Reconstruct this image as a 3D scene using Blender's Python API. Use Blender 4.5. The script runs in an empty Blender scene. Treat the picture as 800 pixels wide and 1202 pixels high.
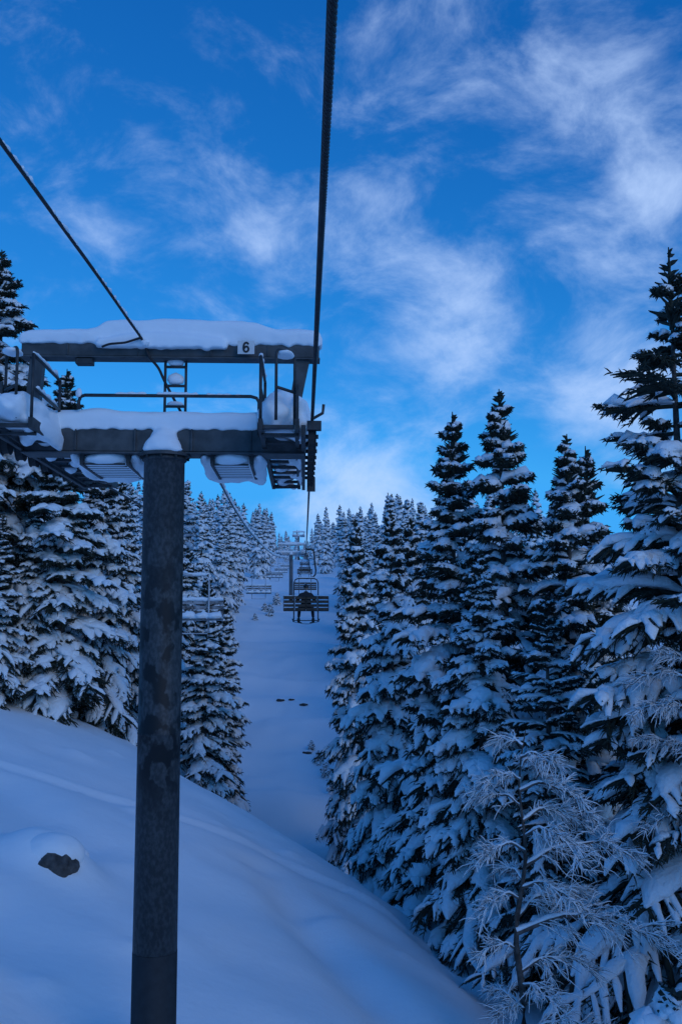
import bpy, bmesh, math, random
import numpy as np
from mathutils import Vector, Matrix, noise, Euler

R = math.radians
scene = bpy.context.scene
col = scene.collection

# ------------------------------------------------------------------ camera
PITCH = R(6.3)
FPX = 1168.0                                   # focal length in photograph pixels (35 mm lens)
cam_d = bpy.data.cameras.new('camera')
cam = bpy.data.objects.new('camera', cam_d)
col.objects.link(cam)
cam.location = (0, 0, 0)                       # eye of someone riding the lift; ground is several metres below
cam.rotation_euler = (R(90) + PITCH, 0, 0)
cam_d.sensor_fit = 'VERTICAL'
cam_d.sensor_height = 36.0
cam_d.sensor_width = 24.0
cam_d.lens = 34.98
cam_d.clip_start = 0.05
cam_d.clip_end = 6000
scene.camera = cam

# ------------------------------------------------------------------ sky, sun, exposure
SUN_EL, SUN_ROT = R(25), R(143)
scene.view_settings.view_transform = 'Standard'
scene.view_settings.look = 'None'
scene.view_settings.exposure = 0.66
scene.view_settings.gamma = 1.0

world = bpy.data.worlds.new('World')
scene.world = world
world.use_nodes = True
nt = world.node_tree
nt.nodes.clear()


def nd(tree, typ, **kw):
    n = tree.nodes.new(typ)
    for k, v in kw.items():
        setattr(n, k, v)
    return n


def dirpx(px, py):
    v = Vector(((px - 400) / FPX, (601 - py) / FPX, -1)).normalized()
    return Euler((R(90) + PITCH, 0, 0)).to_matrix() @ v


def build_world():
    L = nt.links.new
    out = nd(nt, 'ShaderNodeOutputWorld')
    bg = nd(nt, 'ShaderNodeBackground')
    sky = nd(nt, 'ShaderNodeTexSky', sky_type='NISHITA')
    sky.sun_disc = False
    sky.sun_elevation = SUN_EL
    sky.sun_rotation = SUN_ROT
    sky.altitude = 1800
    sky.air_density = 1.0
    sky.dust_density = 0.1
    sky.ozone_density = 4.0
    # deepen the blue of the mountain sky, channel by channel
    sep = nd(nt, 'ShaderNodeSeparateColor')
    L(sky.outputs[0], sep.inputs[0])
    cmb = nd(nt, 'ShaderNodeCombineColor')
    for i, (k, g) in enumerate(SKY_GRADE):
        fl = nd(nt, 'ShaderNodeMath', operation='MAXIMUM')   # evenly blue overhead
        L(sep.outputs[i], fl.inputs[0])
        fl.inputs[1].default_value = (.62, 1.22, 2.55)[i]
        cp = nd(nt, 'ShaderNodeMath', operation='MINIMUM')   # and no white band along the horizon
        L(fl.outputs[0], cp.inputs[0])
        cp.inputs[1].default_value = (2.3, 4.1, 6.9)[i]
        pw = nd(nt, 'ShaderNodeMath', operation='POWER')
        L(cp.outputs[0], pw.inputs[0])
        pw.inputs[1].default_value = g
        ml = nd(nt, 'ShaderNodeMath', operation='MULTIPLY')
        L(pw.outputs[0], ml.inputs[0])
        ml.inputs[1].default_value = k
        L(ml.outputs[0], cmb.inputs[i])
    # clouds: wispy noise on the view direction, thicker round a few cloud centres
    tc = nd(nt, 'ShaderNodeTexCoord')
    mp = nd(nt, 'ShaderNodeMapping')
    mp.inputs['Rotation'].default_value = (0, R(35), 0)
    mp.inputs['Scale'].default_value = (1.0, 1.0, 1.55)
    L(tc.outputs['Generated'], mp.inputs[0])
    n1 = nd(nt, 'ShaderNodeTexNoise')
    n1.inputs['Scale'].default_value = 8.5
    n1.inputs['Detail'].default_value = 12
    n1.inputs['Roughness'].default_value = 0.63
    n1.inputs['Distortion'].default_value = 0.35
    L(mp.outputs[0], n1.inputs['Vector'])
    n2 = nd(nt, 'ShaderNodeTexNoise')
    n2.inputs['Scale'].default_value = 1.7
    n2.inputs['Detail'].default_value = 3
    mp2 = nd(nt, 'ShaderNodeMapping')
    mp2.inputs['Location'].default_value = (3.1, 0.4, 1.7)
    L(tc.outputs['Generated'], mp2.inputs[0])
    L(mp2.outputs[0], n2.inputs['Vector'])

    def math_(op, a, b=None, clamp=False):
        m = nd(nt, 'ShaderNodeMath', operation=op, use_clamp=clamp)
        for i, v in enumerate((a, b)):
            if v is None:
                continue
            if isinstance(v, (int, float)):
                m.inputs[i].default_value = v
            else:
                L(v, m.inputs[i])
        return m.outputs[0]
    acc = math_('MULTIPLY', n2.outputs[0], 0.24)
    for px, py, rad, amt in CLOUDS:
        d = nd(nt, 'ShaderNodeVectorMath', operation='DISTANCE')
        L(tc.outputs['Generated'], d.inputs[0])
        d.inputs[1].default_value = dirpx(px, py)
        mr = nd(nt, 'ShaderNodeMapRange', interpolation_type='SMOOTHERSTEP')
        mr.inputs['From Min'].default_value = rad / FPX
        mr.inputs['From Max'].default_value = 0.0
        mr.inputs['To Min'].default_value = 0.0
        mr.inputs['To Max'].default_value = amt
        L(d.outputs['Value'], mr.inputs['Value'])
        acc = math_('ADD', acc, mr.outputs[0])
    dens = math_('ADD', n1.outputs[0], acc)
    cm = nd(nt, 'ShaderNodeMapRange', interpolation_type='SMOOTHSTEP')
    cm.inputs['From Min'].default_value = 0.61
    cm.inputs['From Max'].default_value = 1.14
    cm.inputs['To Max'].default_value = 0.82
    L(dens, cm.inputs['Value'])
    mix = nd(nt, 'ShaderNodeMix', data_type='RGBA')
    L(cm.outputs[0], mix.inputs[0])
    L(cmb.outputs[0], mix.inputs[6])
    mix.inputs[7].default_value = (*CLOUD_COL, 1)
    L(mix.outputs[2], bg.inputs[0])
    bg.inputs[1].default_value = 0.1
    L(bg.outputs[0], out.inputs[0])


SKY_GRADE = [(.082, 1.65), (.61, 1.0), (1.39, .76)]
CLOUD_COL = (3.4, 4.6, 6.9)
CLOUDS = [(545, 370, 120, .28), (450, 340, 110, .07), (725, 440, 140, .34), (775, 150, 150, .15), (225, 150, 130, .15),
          (335, 285, 110, .15), (415, 600, 180, .20), (105, 290, 120, .12), (600, 90, 300, .10),
          (770, 250, 130, .16), (140, 60, 150, .02), (650, 160, 160, .06)]
build_world()

sun_d = bpy.data.lights.new('sun', 'SUN')
sun_d.energy = 0.28
sun_d.angle = R(35)
sun_d.color = (1.0, 0.95, 0.9)
sun = bpy.data.objects.new('sun', sun_d)
col.objects.link(sun)
sun.rotation_euler = (R(90) - SUN_EL, 0, R(37))
sun.location = (0, 0, 60)


# ------------------------------------------------------------------ materials
def mat(name, base, rough=0.7, metallic=0.0, var=None, scale=5.0, bump=0.0, bscale=None, detail=5, spec=None):
    m = bpy.data.materials.new(name)
    m.use_nodes = True
    t = m.node_tree
    b = t.nodes['Principled BSDF']
    b.inputs['Base Color'].default_value = (*base, 1)
    b.inputs['Roughness'].default_value = rough
    b.inputs['Metallic'].default_value = metallic
    if spec is not None:
        b.inputs['Specular IOR Level'].default_value = spec
    tc = nd(t, 'ShaderNodeTexCoord')
    if var:
        n = nd(t, 'ShaderNodeTexNoise')
        n.inputs['Scale'].default_value = scale
        n.inputs['Detail'].default_value = detail
        t.links.new(tc.outputs['Object'], n.inputs['Vector'])
        r = nd(t, 'ShaderNodeValToRGB')
        r.color_ramp.elements[0].position = 0.35
        r.color_ramp.elements[1].position = 0.65
        r.color_ramp.elements[0].color = (*base, 1)
        r.color_ramp.elements[1].color = (*var, 1)
        t.links.new(n.outputs[0], r.inputs[0])
        t.links.new(r.outputs[0], b.inputs['Base Color'])
    if bump:
        n = nd(t, 'ShaderNodeTexNoise')
        n.inputs['Scale'].default_value = bscale or scale
        n.inputs['Detail'].default_value = 6
        t.links.new(tc.outputs['Object'], n.inputs['Vector'])
        bp = nd(t, 'ShaderNodeBump')
        bp.inputs['Strength'].default_value = bump
        bp.inputs['Distance'].default_value = 0.05
        t.links.new(n.outputs[0], bp.inputs['Height'])
        t.links.new(bp.outputs[0], b.inputs['Normal'])
    return m


M = {}
M['snow'] = mat('snow', (.89, .94, .965), .75, bump=.3, bscale=5, spec=.2)
M['tree_snow'] = mat('tree_snow', (.89, .94, .965), .8, bump=.9, bscale=10, spec=.15)
M['needles'] = mat('needles', (.020, .028, .020), .85, var=(.044, .054, .044), scale=3.0, spec=.2)
M['frosted_needles'] = mat('frosted_needles', (.05, .06, .05), .8, var=(.16, .18, .19), scale=6.0, spec=.2)
M['bark'] = mat('bark', (.045, .036, .03), .9, var=(.11, .095, .085), scale=9, bump=.6, bscale=20)
M['twig'] = mat('twig', (.07, .055, .05), .9, var=(.14, .12, .11), scale=12)
M['steel'] = mat('galvanised_steel', (.045, .051, .055), .6, .2, var=(.085, .092, .096), scale=6, bump=.08, bscale=60)
M['dark_steel'] = mat('dark_steel', (.026, .028, .03), .55, .2, var=(.05, .053, .056), scale=9)
M['frosted_steel'] = mat('frosted_steel', (.30, .32, .34), .8, var=(.6, .62, .64), scale=3)
M['pale_steel'] = mat('pale_steel', (.12, .13, .14), .7, var=(.2, .21, .22), scale=2)
M['frosted_wood'] = mat('frosted_wood', (.09, .085, .08), .85, var=(.42, .43, .45), scale=4)
M['rope'] = mat('rope_steel', (.014, .014, .016), .5, .4, var=(.03, .03, .032), scale=30)
M['cable'] = mat('cable_jacket', (.02, .02, .022), .7)
M['rubber'] = mat('rubber', (.02, .02, .021), .8)
M['rock'] = mat('rock', (.03, .028, .026), .9, var=(.10, .095, .09), scale=7, bump=.8, bscale=9)
M['plate_white'] = mat('plate_white', (.72, .72, .70), .5, var=(.62, .62, .6), scale=12)
M['digit_black'] = mat('digit_black', (.012, .012, .013), .5)
M['wood'] = mat('dark_wood', (.05, .037, .028), .8, var=(.085, .066, .05), scale=8)
M['jacket'] = mat('dark_jacket', (.014, .016, .022), .85, var=(.024, .027, .036), scale=14)
M['trousers'] = mat('dark_trousers', (.012, .012, .014), .9)
M['helmet'] = mat('helmet', (.012, .012, .013), .4)
M['skin'] = mat('skin', (.45, .28, .21), .6)
M['ski'] = mat('ski', (.03, .03, .04), .4)


def mast_material():
    """Galvanised mast: mottled zinc, wet dark stains on its middle stretch."""
    m = mat('mast_steel', (.10, .108, .112), .6, .2, spec=.4)
    t = m.node_tree
    b = t.nodes['Principled BSDF']
    tc = nd(t, 'ShaderNodeTexCoord')
    L = t.links.new

    def noise_(scale, detail, mapscale=(1, 1, 1)):
        mp = nd(t, 'ShaderNodeMapping')
        mp.inputs['Scale'].default_value = mapscale
        L(tc.outputs['Object'], mp.inputs[0])
        n = nd(t, 'ShaderNodeTexNoise')
        n.inputs['Scale'].default_value = scale
        n.inputs['Detail'].default_value = detail
        L(mp.outputs[0], n.inputs['Vector'])
        return n.outputs[0]
    fine = nd(t, 'ShaderNodeValToRGB')
    fine.color_ramp.elements[0].position = .42
    fine.color_ramp.elements[1].position = .64
    fine.color_ramp.elements[0].color = (.034, .039, .043, 1)
    fine.color_ramp.elements[1].color = (.068, .075, .080, 1)
    L(noise_(26, 12, (1, 1, .6)), fine.inputs[0])
    sx = nd(t, 'ShaderNodeSeparateXYZ')
    L(tc.outputs['Object'], sx.inputs[0])
    zr = nd(t, 'ShaderNodeValToRGB')      # stains between about 3.6 and 6.4 m up
    e = zr.color_ramp.elements
    e[0].position, e[0].color = .36, (0, 0, 0, 1)
    e[1].position, e[1].color = .44, (1, 1, 1, 1)
    x = e.new(.66); x.color = (1, 1, 1, 1)
    x = e.new(.86); x.color = (0, 0, 0, 1)
    dv = nd(t, 'ShaderNodeMath', operation='DIVIDE')
    L(sx.outputs[2], dv.inputs[0]); dv.inputs[1].default_value = 8.0
    L(dv.outputs[0], zr.inputs[0])
    st = nd(t, 'ShaderNodeValToRGB')
    st.color_ramp.elements[0].position = .47
    st.color_ramp.elements[1].position = .53
    st.color_ramp.elements[0].color = (1, 1, 1, 1)
    st.color_ramp.elements[1].color = (0, 0, 0, 1)
    L(noise_(5.2, 6, (1, 1, .7)), st.inputs[0])
    mu = nd(t, 'ShaderNodeMath', operation='MULTIPLY')
    L(zr.outputs[0], mu.inputs[0]); L(st.outputs[0], mu.inputs[1])
    mx = nd(t, 'ShaderNodeMix', data_type='RGBA')
    L(mu.outputs[0], mx.inputs[0]); L(fine.outputs[0], mx.inputs[6])
    mx.inputs[7].default_value = (.010, .012, .014, 1)
    L(mx.outputs[2], b.inputs['Base Color'])
    bp = nd(t, 'ShaderNodeBump'); bp.inputs['Strength'].default_value = .12
    L(noise_(30, 5), bp.inputs['Height']); L(bp.outputs[0], b.inputs['Normal'])
    return m


M['mast'] = mast_material()
M['mast_paint'] = mat('mast_base_paint', (.012, .016, .020), .75, var=(.020, .026, .032), scale=9, detail=8)


rng = random.Random(5)


# ------------------------------------------------------------------ object helpers
def tag(o, label=None, cat=None, group=None, kind=None):
    for k, v in (('label', label), ('category', cat), ('group', group), ('kind', kind)):
        if v:
            o[k] = v
    return o


def empty(name, loc, rz=0.0, label=None, cat=None, group=None):
    o = bpy.data.objects.new(name, None)
    o.empty_display_size = .3
    col.objects.link(o)
    o.location = loc
    o.rotation_euler = (0, 0, rz)
    return tag(o, label, cat, group)


def copy_tree(o, parent=None):
    c = o.copy()
    col.objects.link(c)
    if parent is not None:
        c.parent = parent
    for ch in list(o.children):
        copy_tree(ch, c)
    return c


def link(name, me, parent=None):
    o = bpy.data.objects.new(name, me)
    col.objects.link(o)
    if parent is not None:
        o.parent = parent
    return o


def mesh_np(name, verts, quads=None, tris=None, mats=(), quad_mat=None, tri_mat=None, smooth=True):
    me = bpy.data.meshes.new(name)
    verts = np.asarray(verts, dtype=np.float32).reshape(-1, 3)
    q = np.zeros((0, 4), np.int32) if quads is None else np.asarray(quads, np.int32).reshape(-1, 4)
    t = np.zeros((0, 3), np.int32) if tris is None else np.asarray(tris, np.int32).reshape(-1, 3)
    me.vertices.add(len(verts))
    me.vertices.foreach_set('co', verts.ravel())
    nl = q.size + t.size
    me.loops.add(nl)
    me.loops.foreach_set('vertex_index', np.concatenate([q.ravel(), t.ravel()]).astype(np.int32))
    me.polygons.add(len(q) + len(t))
    starts = np.concatenate([np.arange(len(q)) * 4, q.size + np.arange(len(t)) * 3]).astype(np.int32)
    me.polygons.foreach_set('loop_start', starts)
    me.polygons.foreach_set('use_smooth', np.full(len(q) + len(t), smooth))
    for m in mats:
        me.materials.append(m)
    if quad_mat is not None or tri_mat is not None:
        mi = np.concatenate([np.zeros(len(q), np.int32) if quad_mat is None else quad_mat,
                             np.zeros(len(t), np.int32) if tri_mat is None else tri_mat]).astype(np.int32)
        me.polygons.foreach_set('material_index', mi)
    me.update(calc_edges=True)
    me.validate()
    return me


def rings(P, RW, RH=None, RB=None, nr=6, jit=0.0, seed=0):
    """Batch of tubes: P (N,K,3) centre lines, RW (N,K) half widths, RH heights above, RB depths below.
    Returns verts, quads."""
    P = np.asarray(P, float)
    N, K, _ = P.shape
    RW = np.broadcast_to(RW, (N, K))
    RH = RW if RH is None else np.broadcast_to(RH, (N, K))
    RB = RH if RB is None else np.broadcast_to(RB, (N, K))
    T = np.gradient(P, axis=1)
    T /= np.linalg.norm(T, axis=2, keepdims=True) + 1e-9
    S = np.cross(T, np.array([0, 0, 1.0]))
    ln = np.linalg.norm(S, axis=2, keepdims=True)
    S = np.where(ln > .05, S / (ln + 1e-9), np.array([1.0, 0, 0]))
    U = np.cross(S, T)
    th = np.arange(nr) / nr * 2 * np.pi + np.pi / 2
    c, s = np.cos(th), np.sin(th)
    J = 1.0
    if jit:
        J = 1 + np.random.default_rng(seed).uniform(-jit, jit, (N, K, nr, 1))
    V = (P[:, :, None, :] + (S[:, :, None, :] * (RW[:, :, None] * c)[..., None]
         + U[:, :, None, :] * (np.where(s > 0, RH[:, :, None] * s, RB[:, :, None] * s))[..., None]) * J)
    base = (np.arange(N) * K * nr)[:, None, None]
    k = np.arange(K - 1)[None, :, None] * nr
    j = np.arange(nr)[None, None, :]
    j2 = (j + 1) % nr
    a = base + k + j
    b = base + k + j2
    Q = np.stack([a, b, b + nr, a + nr], -1).reshape(-1, 4)
    return V.reshape(-1, 3), Q


def join_arrays(parts):
    vs, qs, off = [], [], 0
    for v, q in parts:
        vs.append(v)
        qs.append(q + off)
        off += len(v)
    return np.concatenate(vs), np.concatenate(qs)


class MB:
    """Collects simple solids into one mesh."""

    def __init__(self):
        self.v, self.f = [], []

    def add(self, vs, fs):
        o = len(self.v)
        self.v += [tuple(v) for v in vs]
        self.f += [tuple(i + o for i in f) for f in fs]
        return self

    def box(self, c, s, rot=None, bev=0.0):
        bm = bmesh.new()
        bmesh.ops.create_cube(bm, size=1)
        for v in bm.verts:
            v.co = Vector((v.co.x * s[0], v.co.y * s[1], v.co.z * s[2]))
        if bev:
            bmesh.ops.bevel(bm, geom=bm.edges[:], offset=bev, segments=1, affect='EDGES')
        mtx = Matrix.Translation(c) @ (Euler(rot).to_matrix().to_4x4() if rot else Matrix.Identity(4))
        bm.verts.index_update()
        self.add([mtx @ v.co for v in bm.verts], [[v.index for v in f.verts] for f in bm.faces])
        bm.free()
        return self

    def hexa(self, lo, hi):
        """Prism between two quads of four corners each."""
        self.add(list(lo) + list(hi), [(3, 2, 1, 0), (4, 5, 6, 7), (0, 1, 5, 4), (1, 2, 6, 5), (2, 3, 7, 6), (3, 0, 4, 7)])
        return self

    def tube(self, pts, r, n=8, caps=True):
        pts = [Vector(p) for p in pts]
        rs = r if isinstance(r, (list, tuple)) else [r] * len(pts)
        vs, fs = [], []
        ref = None
        for i, p in enumerate(pts):
            t = (pts[min(i + 1, len(pts) - 1)] - pts[max(i - 1, 0)]).normalized()
            if ref is None:
                ref = t.orthogonal().normalized()
            ref = (ref - t * ref.dot(t)).normalized()
            b = t.cross(ref)
            for k in range(n):
                a = 2 * math.pi * k / n
                vs.append(p + (ref * math.cos(a) + b * math.sin(a)) * rs[i])
        for i in range(len(pts) - 1):
            for k in range(n):
                k2 = (k + 1) % n
                fs.append((i * n + k, i * n + k2, (i + 1) * n + k2, (i + 1) * n + k))
        if caps:
            fs.append(tuple(range(n))[::-1])
            fs.append(tuple((len(pts) - 1) * n + k for k in range(n)))
        return self.add(vs, fs)

    def blob(self, c, rad, seed=0, amp=.18, freq=1.3, sub=3, floor=None):
        bm = bmesh.new()
        bmesh.ops.create_icosphere(bm, subdivisions=sub, radius=1)
        off = Vector((seed * 7.31, seed * 3.7, seed * 1.9))
        for v in bm.verts:
            n_ = v.co.normalized()
            d = 1 + amp * noise.fractal(n_ * freq + off, 1.0, 2.0, 3)
            v.co = Vector((n_.x * rad[0] * d, n_.y * rad[1] * d, n_.z * rad[2] * d))
            v.co += Vector(c)
            if floor is not None and v.co.z < floor:
                v.co.z = floor - .02 * (floor - v.co.z)
        bm.verts.index_update()
        self.add([v.co for v in bm.verts], [[v.index for v in f.verts] for f in bm.faces])
        bm.free()
        return self

    def mesh(self, name, material, smooth=False):
        me = bpy.data.meshes.new(name)
        me.from_pydata(self.v, [], self.f)
        me.materials.append(material)
        if smooth:
            me.polygons.foreach_set('use_smooth', [True] * len(me.polygons))
        me.update()
        return me

    def build(self, name, material, parent=None, smooth=False):
        return link(name, self.mesh(name, material, smooth), parent)


def loaf(mb, xs, top, yc, hw, base, seed=0, rough=.03, over=.04, nr=9):
    """Long lump of snow lying on a beam: stations along x, rounded cross-section."""
    n = len(xs)
    vs, fs = [], []
    for i, x in enumerate(xs):
        h = top[i]
        e = .45 if i in (0, n - 1) else 1.0
        for k in range(nr):
            a = math.pi * k / (nr - 1)
            cy, sz = math.cos(a), math.sin(a)
            cy = math.copysign(abs(cy) ** .6, cy)
            sz = abs(sz) ** .55
            nn = noise.fractal(Vector((x * 2.3 + seed, k * .55, seed * 2.0)), 1.0, 2.0, 3)
            n2 = noise.noise(Vector((x * 9.0, seed * 5.0, cy * 2)))
            y = yc + cy * (hw + over * sz) * (.75 + .25 * e) + rough * nn * .7
            z = base + h * sz * e + rough * nn * sz
            if sz < .12:
                z = base + (.0 - .055 * max(0, n2 + .25)) * e
            vs.append((x, y, z))
    for i in range(n - 1):
        for k in range(nr - 1):
            fs.append((i * nr + k, i * nr + k + 1, (i + 1) * nr + k + 1, (i + 1) * nr + k))
        fs.append((i * nr + nr - 1, i * nr, (i + 1) * nr, (i + 1) * nr + nr - 1))
    fs.append(tuple(range(nr)))
    fs.append(tuple((n - 1) * nr + k for k in range(nr))[::-1])
    mb.add(vs, fs)
    return mb


def remeshed(mb, name, material, parent, voxel=.03, smooth_it=4):
    """Fuses overlapping lumps of snow into one soft skin."""
    me = mb.mesh(name, material, True)
    o = bpy.data.objects.new(name, me)
    col.objects.link(o)
    md = o.modifiers.new('fuse', 'REMESH')
    md.mode = 'VOXEL'
    md.voxel_size = voxel
    md.use_smooth_shade = True
    sm = o.modifiers.new('soften', 'SMOOTH')
    sm.iterations = smooth_it
    dg = bpy.context.evaluated_depsgraph_get()
    me2 = bpy.data.meshes.new_from_object(o.evaluated_get(dg))
    o.modifiers.clear()
    o.data = me2
    bpy.data.meshes.remove(me)
    me2.name = name
    if not me2.materials:
        me2.materials.append(material)
    me2.polygons.foreach_set('use_smooth', [True] * len(me2.polygons))
    if parent is not None:
        o.parent = parent
    return o


def PT(px, py, D):
    """Point of the place at ground distance D seen at photograph position px, py."""
    el = PITCH + math.atan((601 - py) / FPX)
    z = D * math.tan(el)
    dep = D * math.cos(PITCH) + z * math.sin(PITCH)
    return Vector(((px - 400) / FPX * dep, D, z))


def line_x(y, off=0.0):
    """x of the uphill rope (off 0) or the downhill rope (off -3.58) at distance y."""
    return -.36 - .0369 * (y - 12) + off


def rope_z(y):
    if y <= 12:
        return 1.87 + .0342 * y
    if y <= 130:
        t = (y - 12) / 118
        return 2.28 + (9.0 - 2.28) * t - 4 * 1.12 * t * (1 - t)
    t = (y - 130) / 170
    return 9.0 + (26.0 - 9.0) * t - 4 * 2.2 * t * (1 - t)



# ------------------------------------------------------------------ terrain
_ye = np.array([(-60, 42), (-14, 36), (-7, 33.5), (-3.4, 30.5), (0, 27.6), (2.1, 24.8), (4, 23.6), (8, 22), (20, 20), (60, 18)], float)
_pp = np.array([(-80, -12), (20, -12), (38, -11.7), (52, -10.3), (90, -3.9), (130, 2.6), (200, 9.4), (300, 18), (340, 21), (450, 24), (650, 26), (2500, 26)], float)
_xl = np.array([(-80, -4.4), (38, -4.4), (112, -11), (160, -11.5), (200, -13.5), (300, -18.5), (2500, -60)], float)
_xr = np.array([(-80, 1.5), (50, .6), (134, -1.9), (200, -4.8), (300, -9.0), (2500, 0)], float)


def softplus(t, k):
    return k * np.log1p(np.exp(np.clip(t / k, -40, 40)))


def vnoise(x, y, s, seed):
    """cheap smooth value noise on arrays"""
    x = x / s + seed * 13.7
    y = y / s + seed * 7.9
    xi, yi = np.floor(x), np.floor(y)
    fx, fy = x - xi, y - yi
    fx, fy = fx * fx * fx * (fx * (6 * fx - 15) + 10), fy * fy * fy * (fy * (6 * fy - 15) + 10)

    def h(a, b):
        v = np.sin(a * 127.1 + b * 311.7 + seed * 74.7) * 43758.5453
        return v - np.floor(v)
    return ((h(xi, yi) * (1 - fx) + h(xi + 1, yi) * fx) * (1 - fy) + (h(xi, yi + 1) * (1 - fx) + h(xi + 1, yi + 1) * fx) * fy) * 2 - 1


def ground(x, y):
    x = np.asarray(x, float)
    y = np.asarray(y, float)
    cross = np.where(x < -12, -.36 * -12 + .22 * (-12 - x), np.where(x > 14, -.36 * 14 - .12 * (x - 14), -.36 * x))
    zn = -5.96 + cross
    t = y - np.interp(x, _ye[:, 0], _ye[:, 1])
    near = zn - .55 * softplus(t, 1.6) + .12 * vnoise(x, y, 5.5, 1) + .06 * vnoise(x, y, 2.1, 2) + .036 * vnoise(x * .8 + y * .3, y, .95, 6) + .014 * vnoise(x, y * .6, .48, 8)
    near = near + .55 * np.exp(-(((x - BOULDER[0]) / .80) ** 2 + ((y - BOULDER[1]) / .75) ** 2) ** 1.4)
    # shallow diagonal troughs blown into the near slope
    for (x0, y0, x1, y1, w, d) in TROUGHS:
        ux, uy = x1 - x0, y1 - y0
        ln = math.hypot(ux, uy)
        s = ((x - x0) * ux + (y - y0) * uy) / ln / ln
        dist = ((x - x0) * uy - (y - y0) * ux) / ln
        m = np.exp(-(dist / w) ** 2) * np.clip(np.minimum(s, 1 - s) * 5 + .5, 0, 1)
        near = near - d * m
    far = np.interp(y, _pp[:, 0], _pp[:, 1])
    far = far + .2 * softplus(np.interp(y, _yl_x, _yl_v) - x, 2.0) + .06 * softplus(x - np.interp(y, _xr[:, 0], _xr[:, 1]), 2.0)
    far = far + .45 * vnoise(x, y, 11, 3) + .26 * vnoise(x, y, 4.3, 4) + .42 * vnoise(x * .4, y, 3.1, 5) + .14 * vnoise(x, y, 1.6, 7)
    far = np.where(far > 45 + .02 * y, 45 + .02 * y, far)
    k = 1.2
    return np.maximum(near, far) + k * np.log1p(np.exp(-np.abs(near - far) / k)) * .5


_yl_x, _yl_v = _xl[:, 0], _xl[:, 1]
BOULDER = (-5.12, 18.1)
TROUGHS = [(-1.3, 21.5, 2.3, 13.2, .55, .34), (1.5, 24.0, 3.6, 17.0, .6, .28), (-1.9, 23, -.4, 21, .7, .16),
           (-8, 22, -4.6, 19.5, .9, .2), (-6.0, 15.5, -2.4, 11.5, 1.1, .24), (-3.4, 27, 1.2, 21.0, .6, .15)]


def gz(x, y):
    return float(ground(np.array([x]), np.array([y]))[0])


def axis(segs):
    out = [segs[0][0]]
    for a, b, st in segs:
        n = max(1, int(round((b - a) / st)))
        out += list(a + (b - a) * (np.arange(n) + 1) / n)
    return np.array(out)


gx = axis([(-1500, -200, 100), (-200, -50, 10), (-50, -14, 1.2), (-14, 14, .15), (14, 50, 1.2), (50, 200, 10), (200, 1500, 100)])
gy = axis([(-400, -40, 40), (-40, 5, 3), (5, 40, .15), (40, 150, .7), (150, 350, 3), (350, 2400, 80)])
GX, GY = np.meshgrid(gx, gy)
GZ = ground(GX, GY)
# an old ski track crossing the near slope
trk = [(-12, 22.4), (-9.2, 23.2), (-6, 23.6), (-3.5, 24.2), (-1.7, 24.6), (.2, 24.0), (2.0, 22.6)]
for (a, b) in zip(trk[:-1], trk[1:]):
    ux, uy = b[0] - a[0], b[1] - a[1]
    ln = math.hypot(ux, uy)
    s = ((GX - a[0]) * ux + (GY - a[1]) * uy) / ln / ln
    dist = ((GX - a[0]) * uy - (GY - a[1]) * ux) / ln
    inside = (s >= 0) & (s < 1)
    GZ = GZ + np.where(inside, .07 * np.exp(-(dist / .16) ** 2) - .05 * np.exp(-((dist - .35) / .2) ** 2), 0)
for k in range(46):                              # clumps fallen from boughs, half sunk in the bank
    cx, cy = rng.uniform(-9, 3.5), rng.uniform(11, 30)
    rr, hh = rng.uniform(.12, .3), rng.uniform(.03, .10)
    GZ = GZ + hh * np.exp(-((GX - cx) ** 2 + (GY - cy) ** 2) / rr ** 2)
nx, ny = len(gx), len(gy)
ii, jj = np.meshgrid(np.arange(nx - 1), np.arange(ny - 1))
a = (jj * nx + ii).ravel()
terrain = link('snow_ground', mesh_np('snow_ground', np.stack([GX, GY, GZ], -1).reshape(-1, 3),
                                      np.stack([a, a + 1, a + nx + 1, a + nx], -1), mats=[M['snow']]))
tag(terrain, 'snow covered ski slope with a rounded near bank and a white piste rising into the valley', None, None, 'structure')

# ------------------------------------------------------------------ spruces


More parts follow.
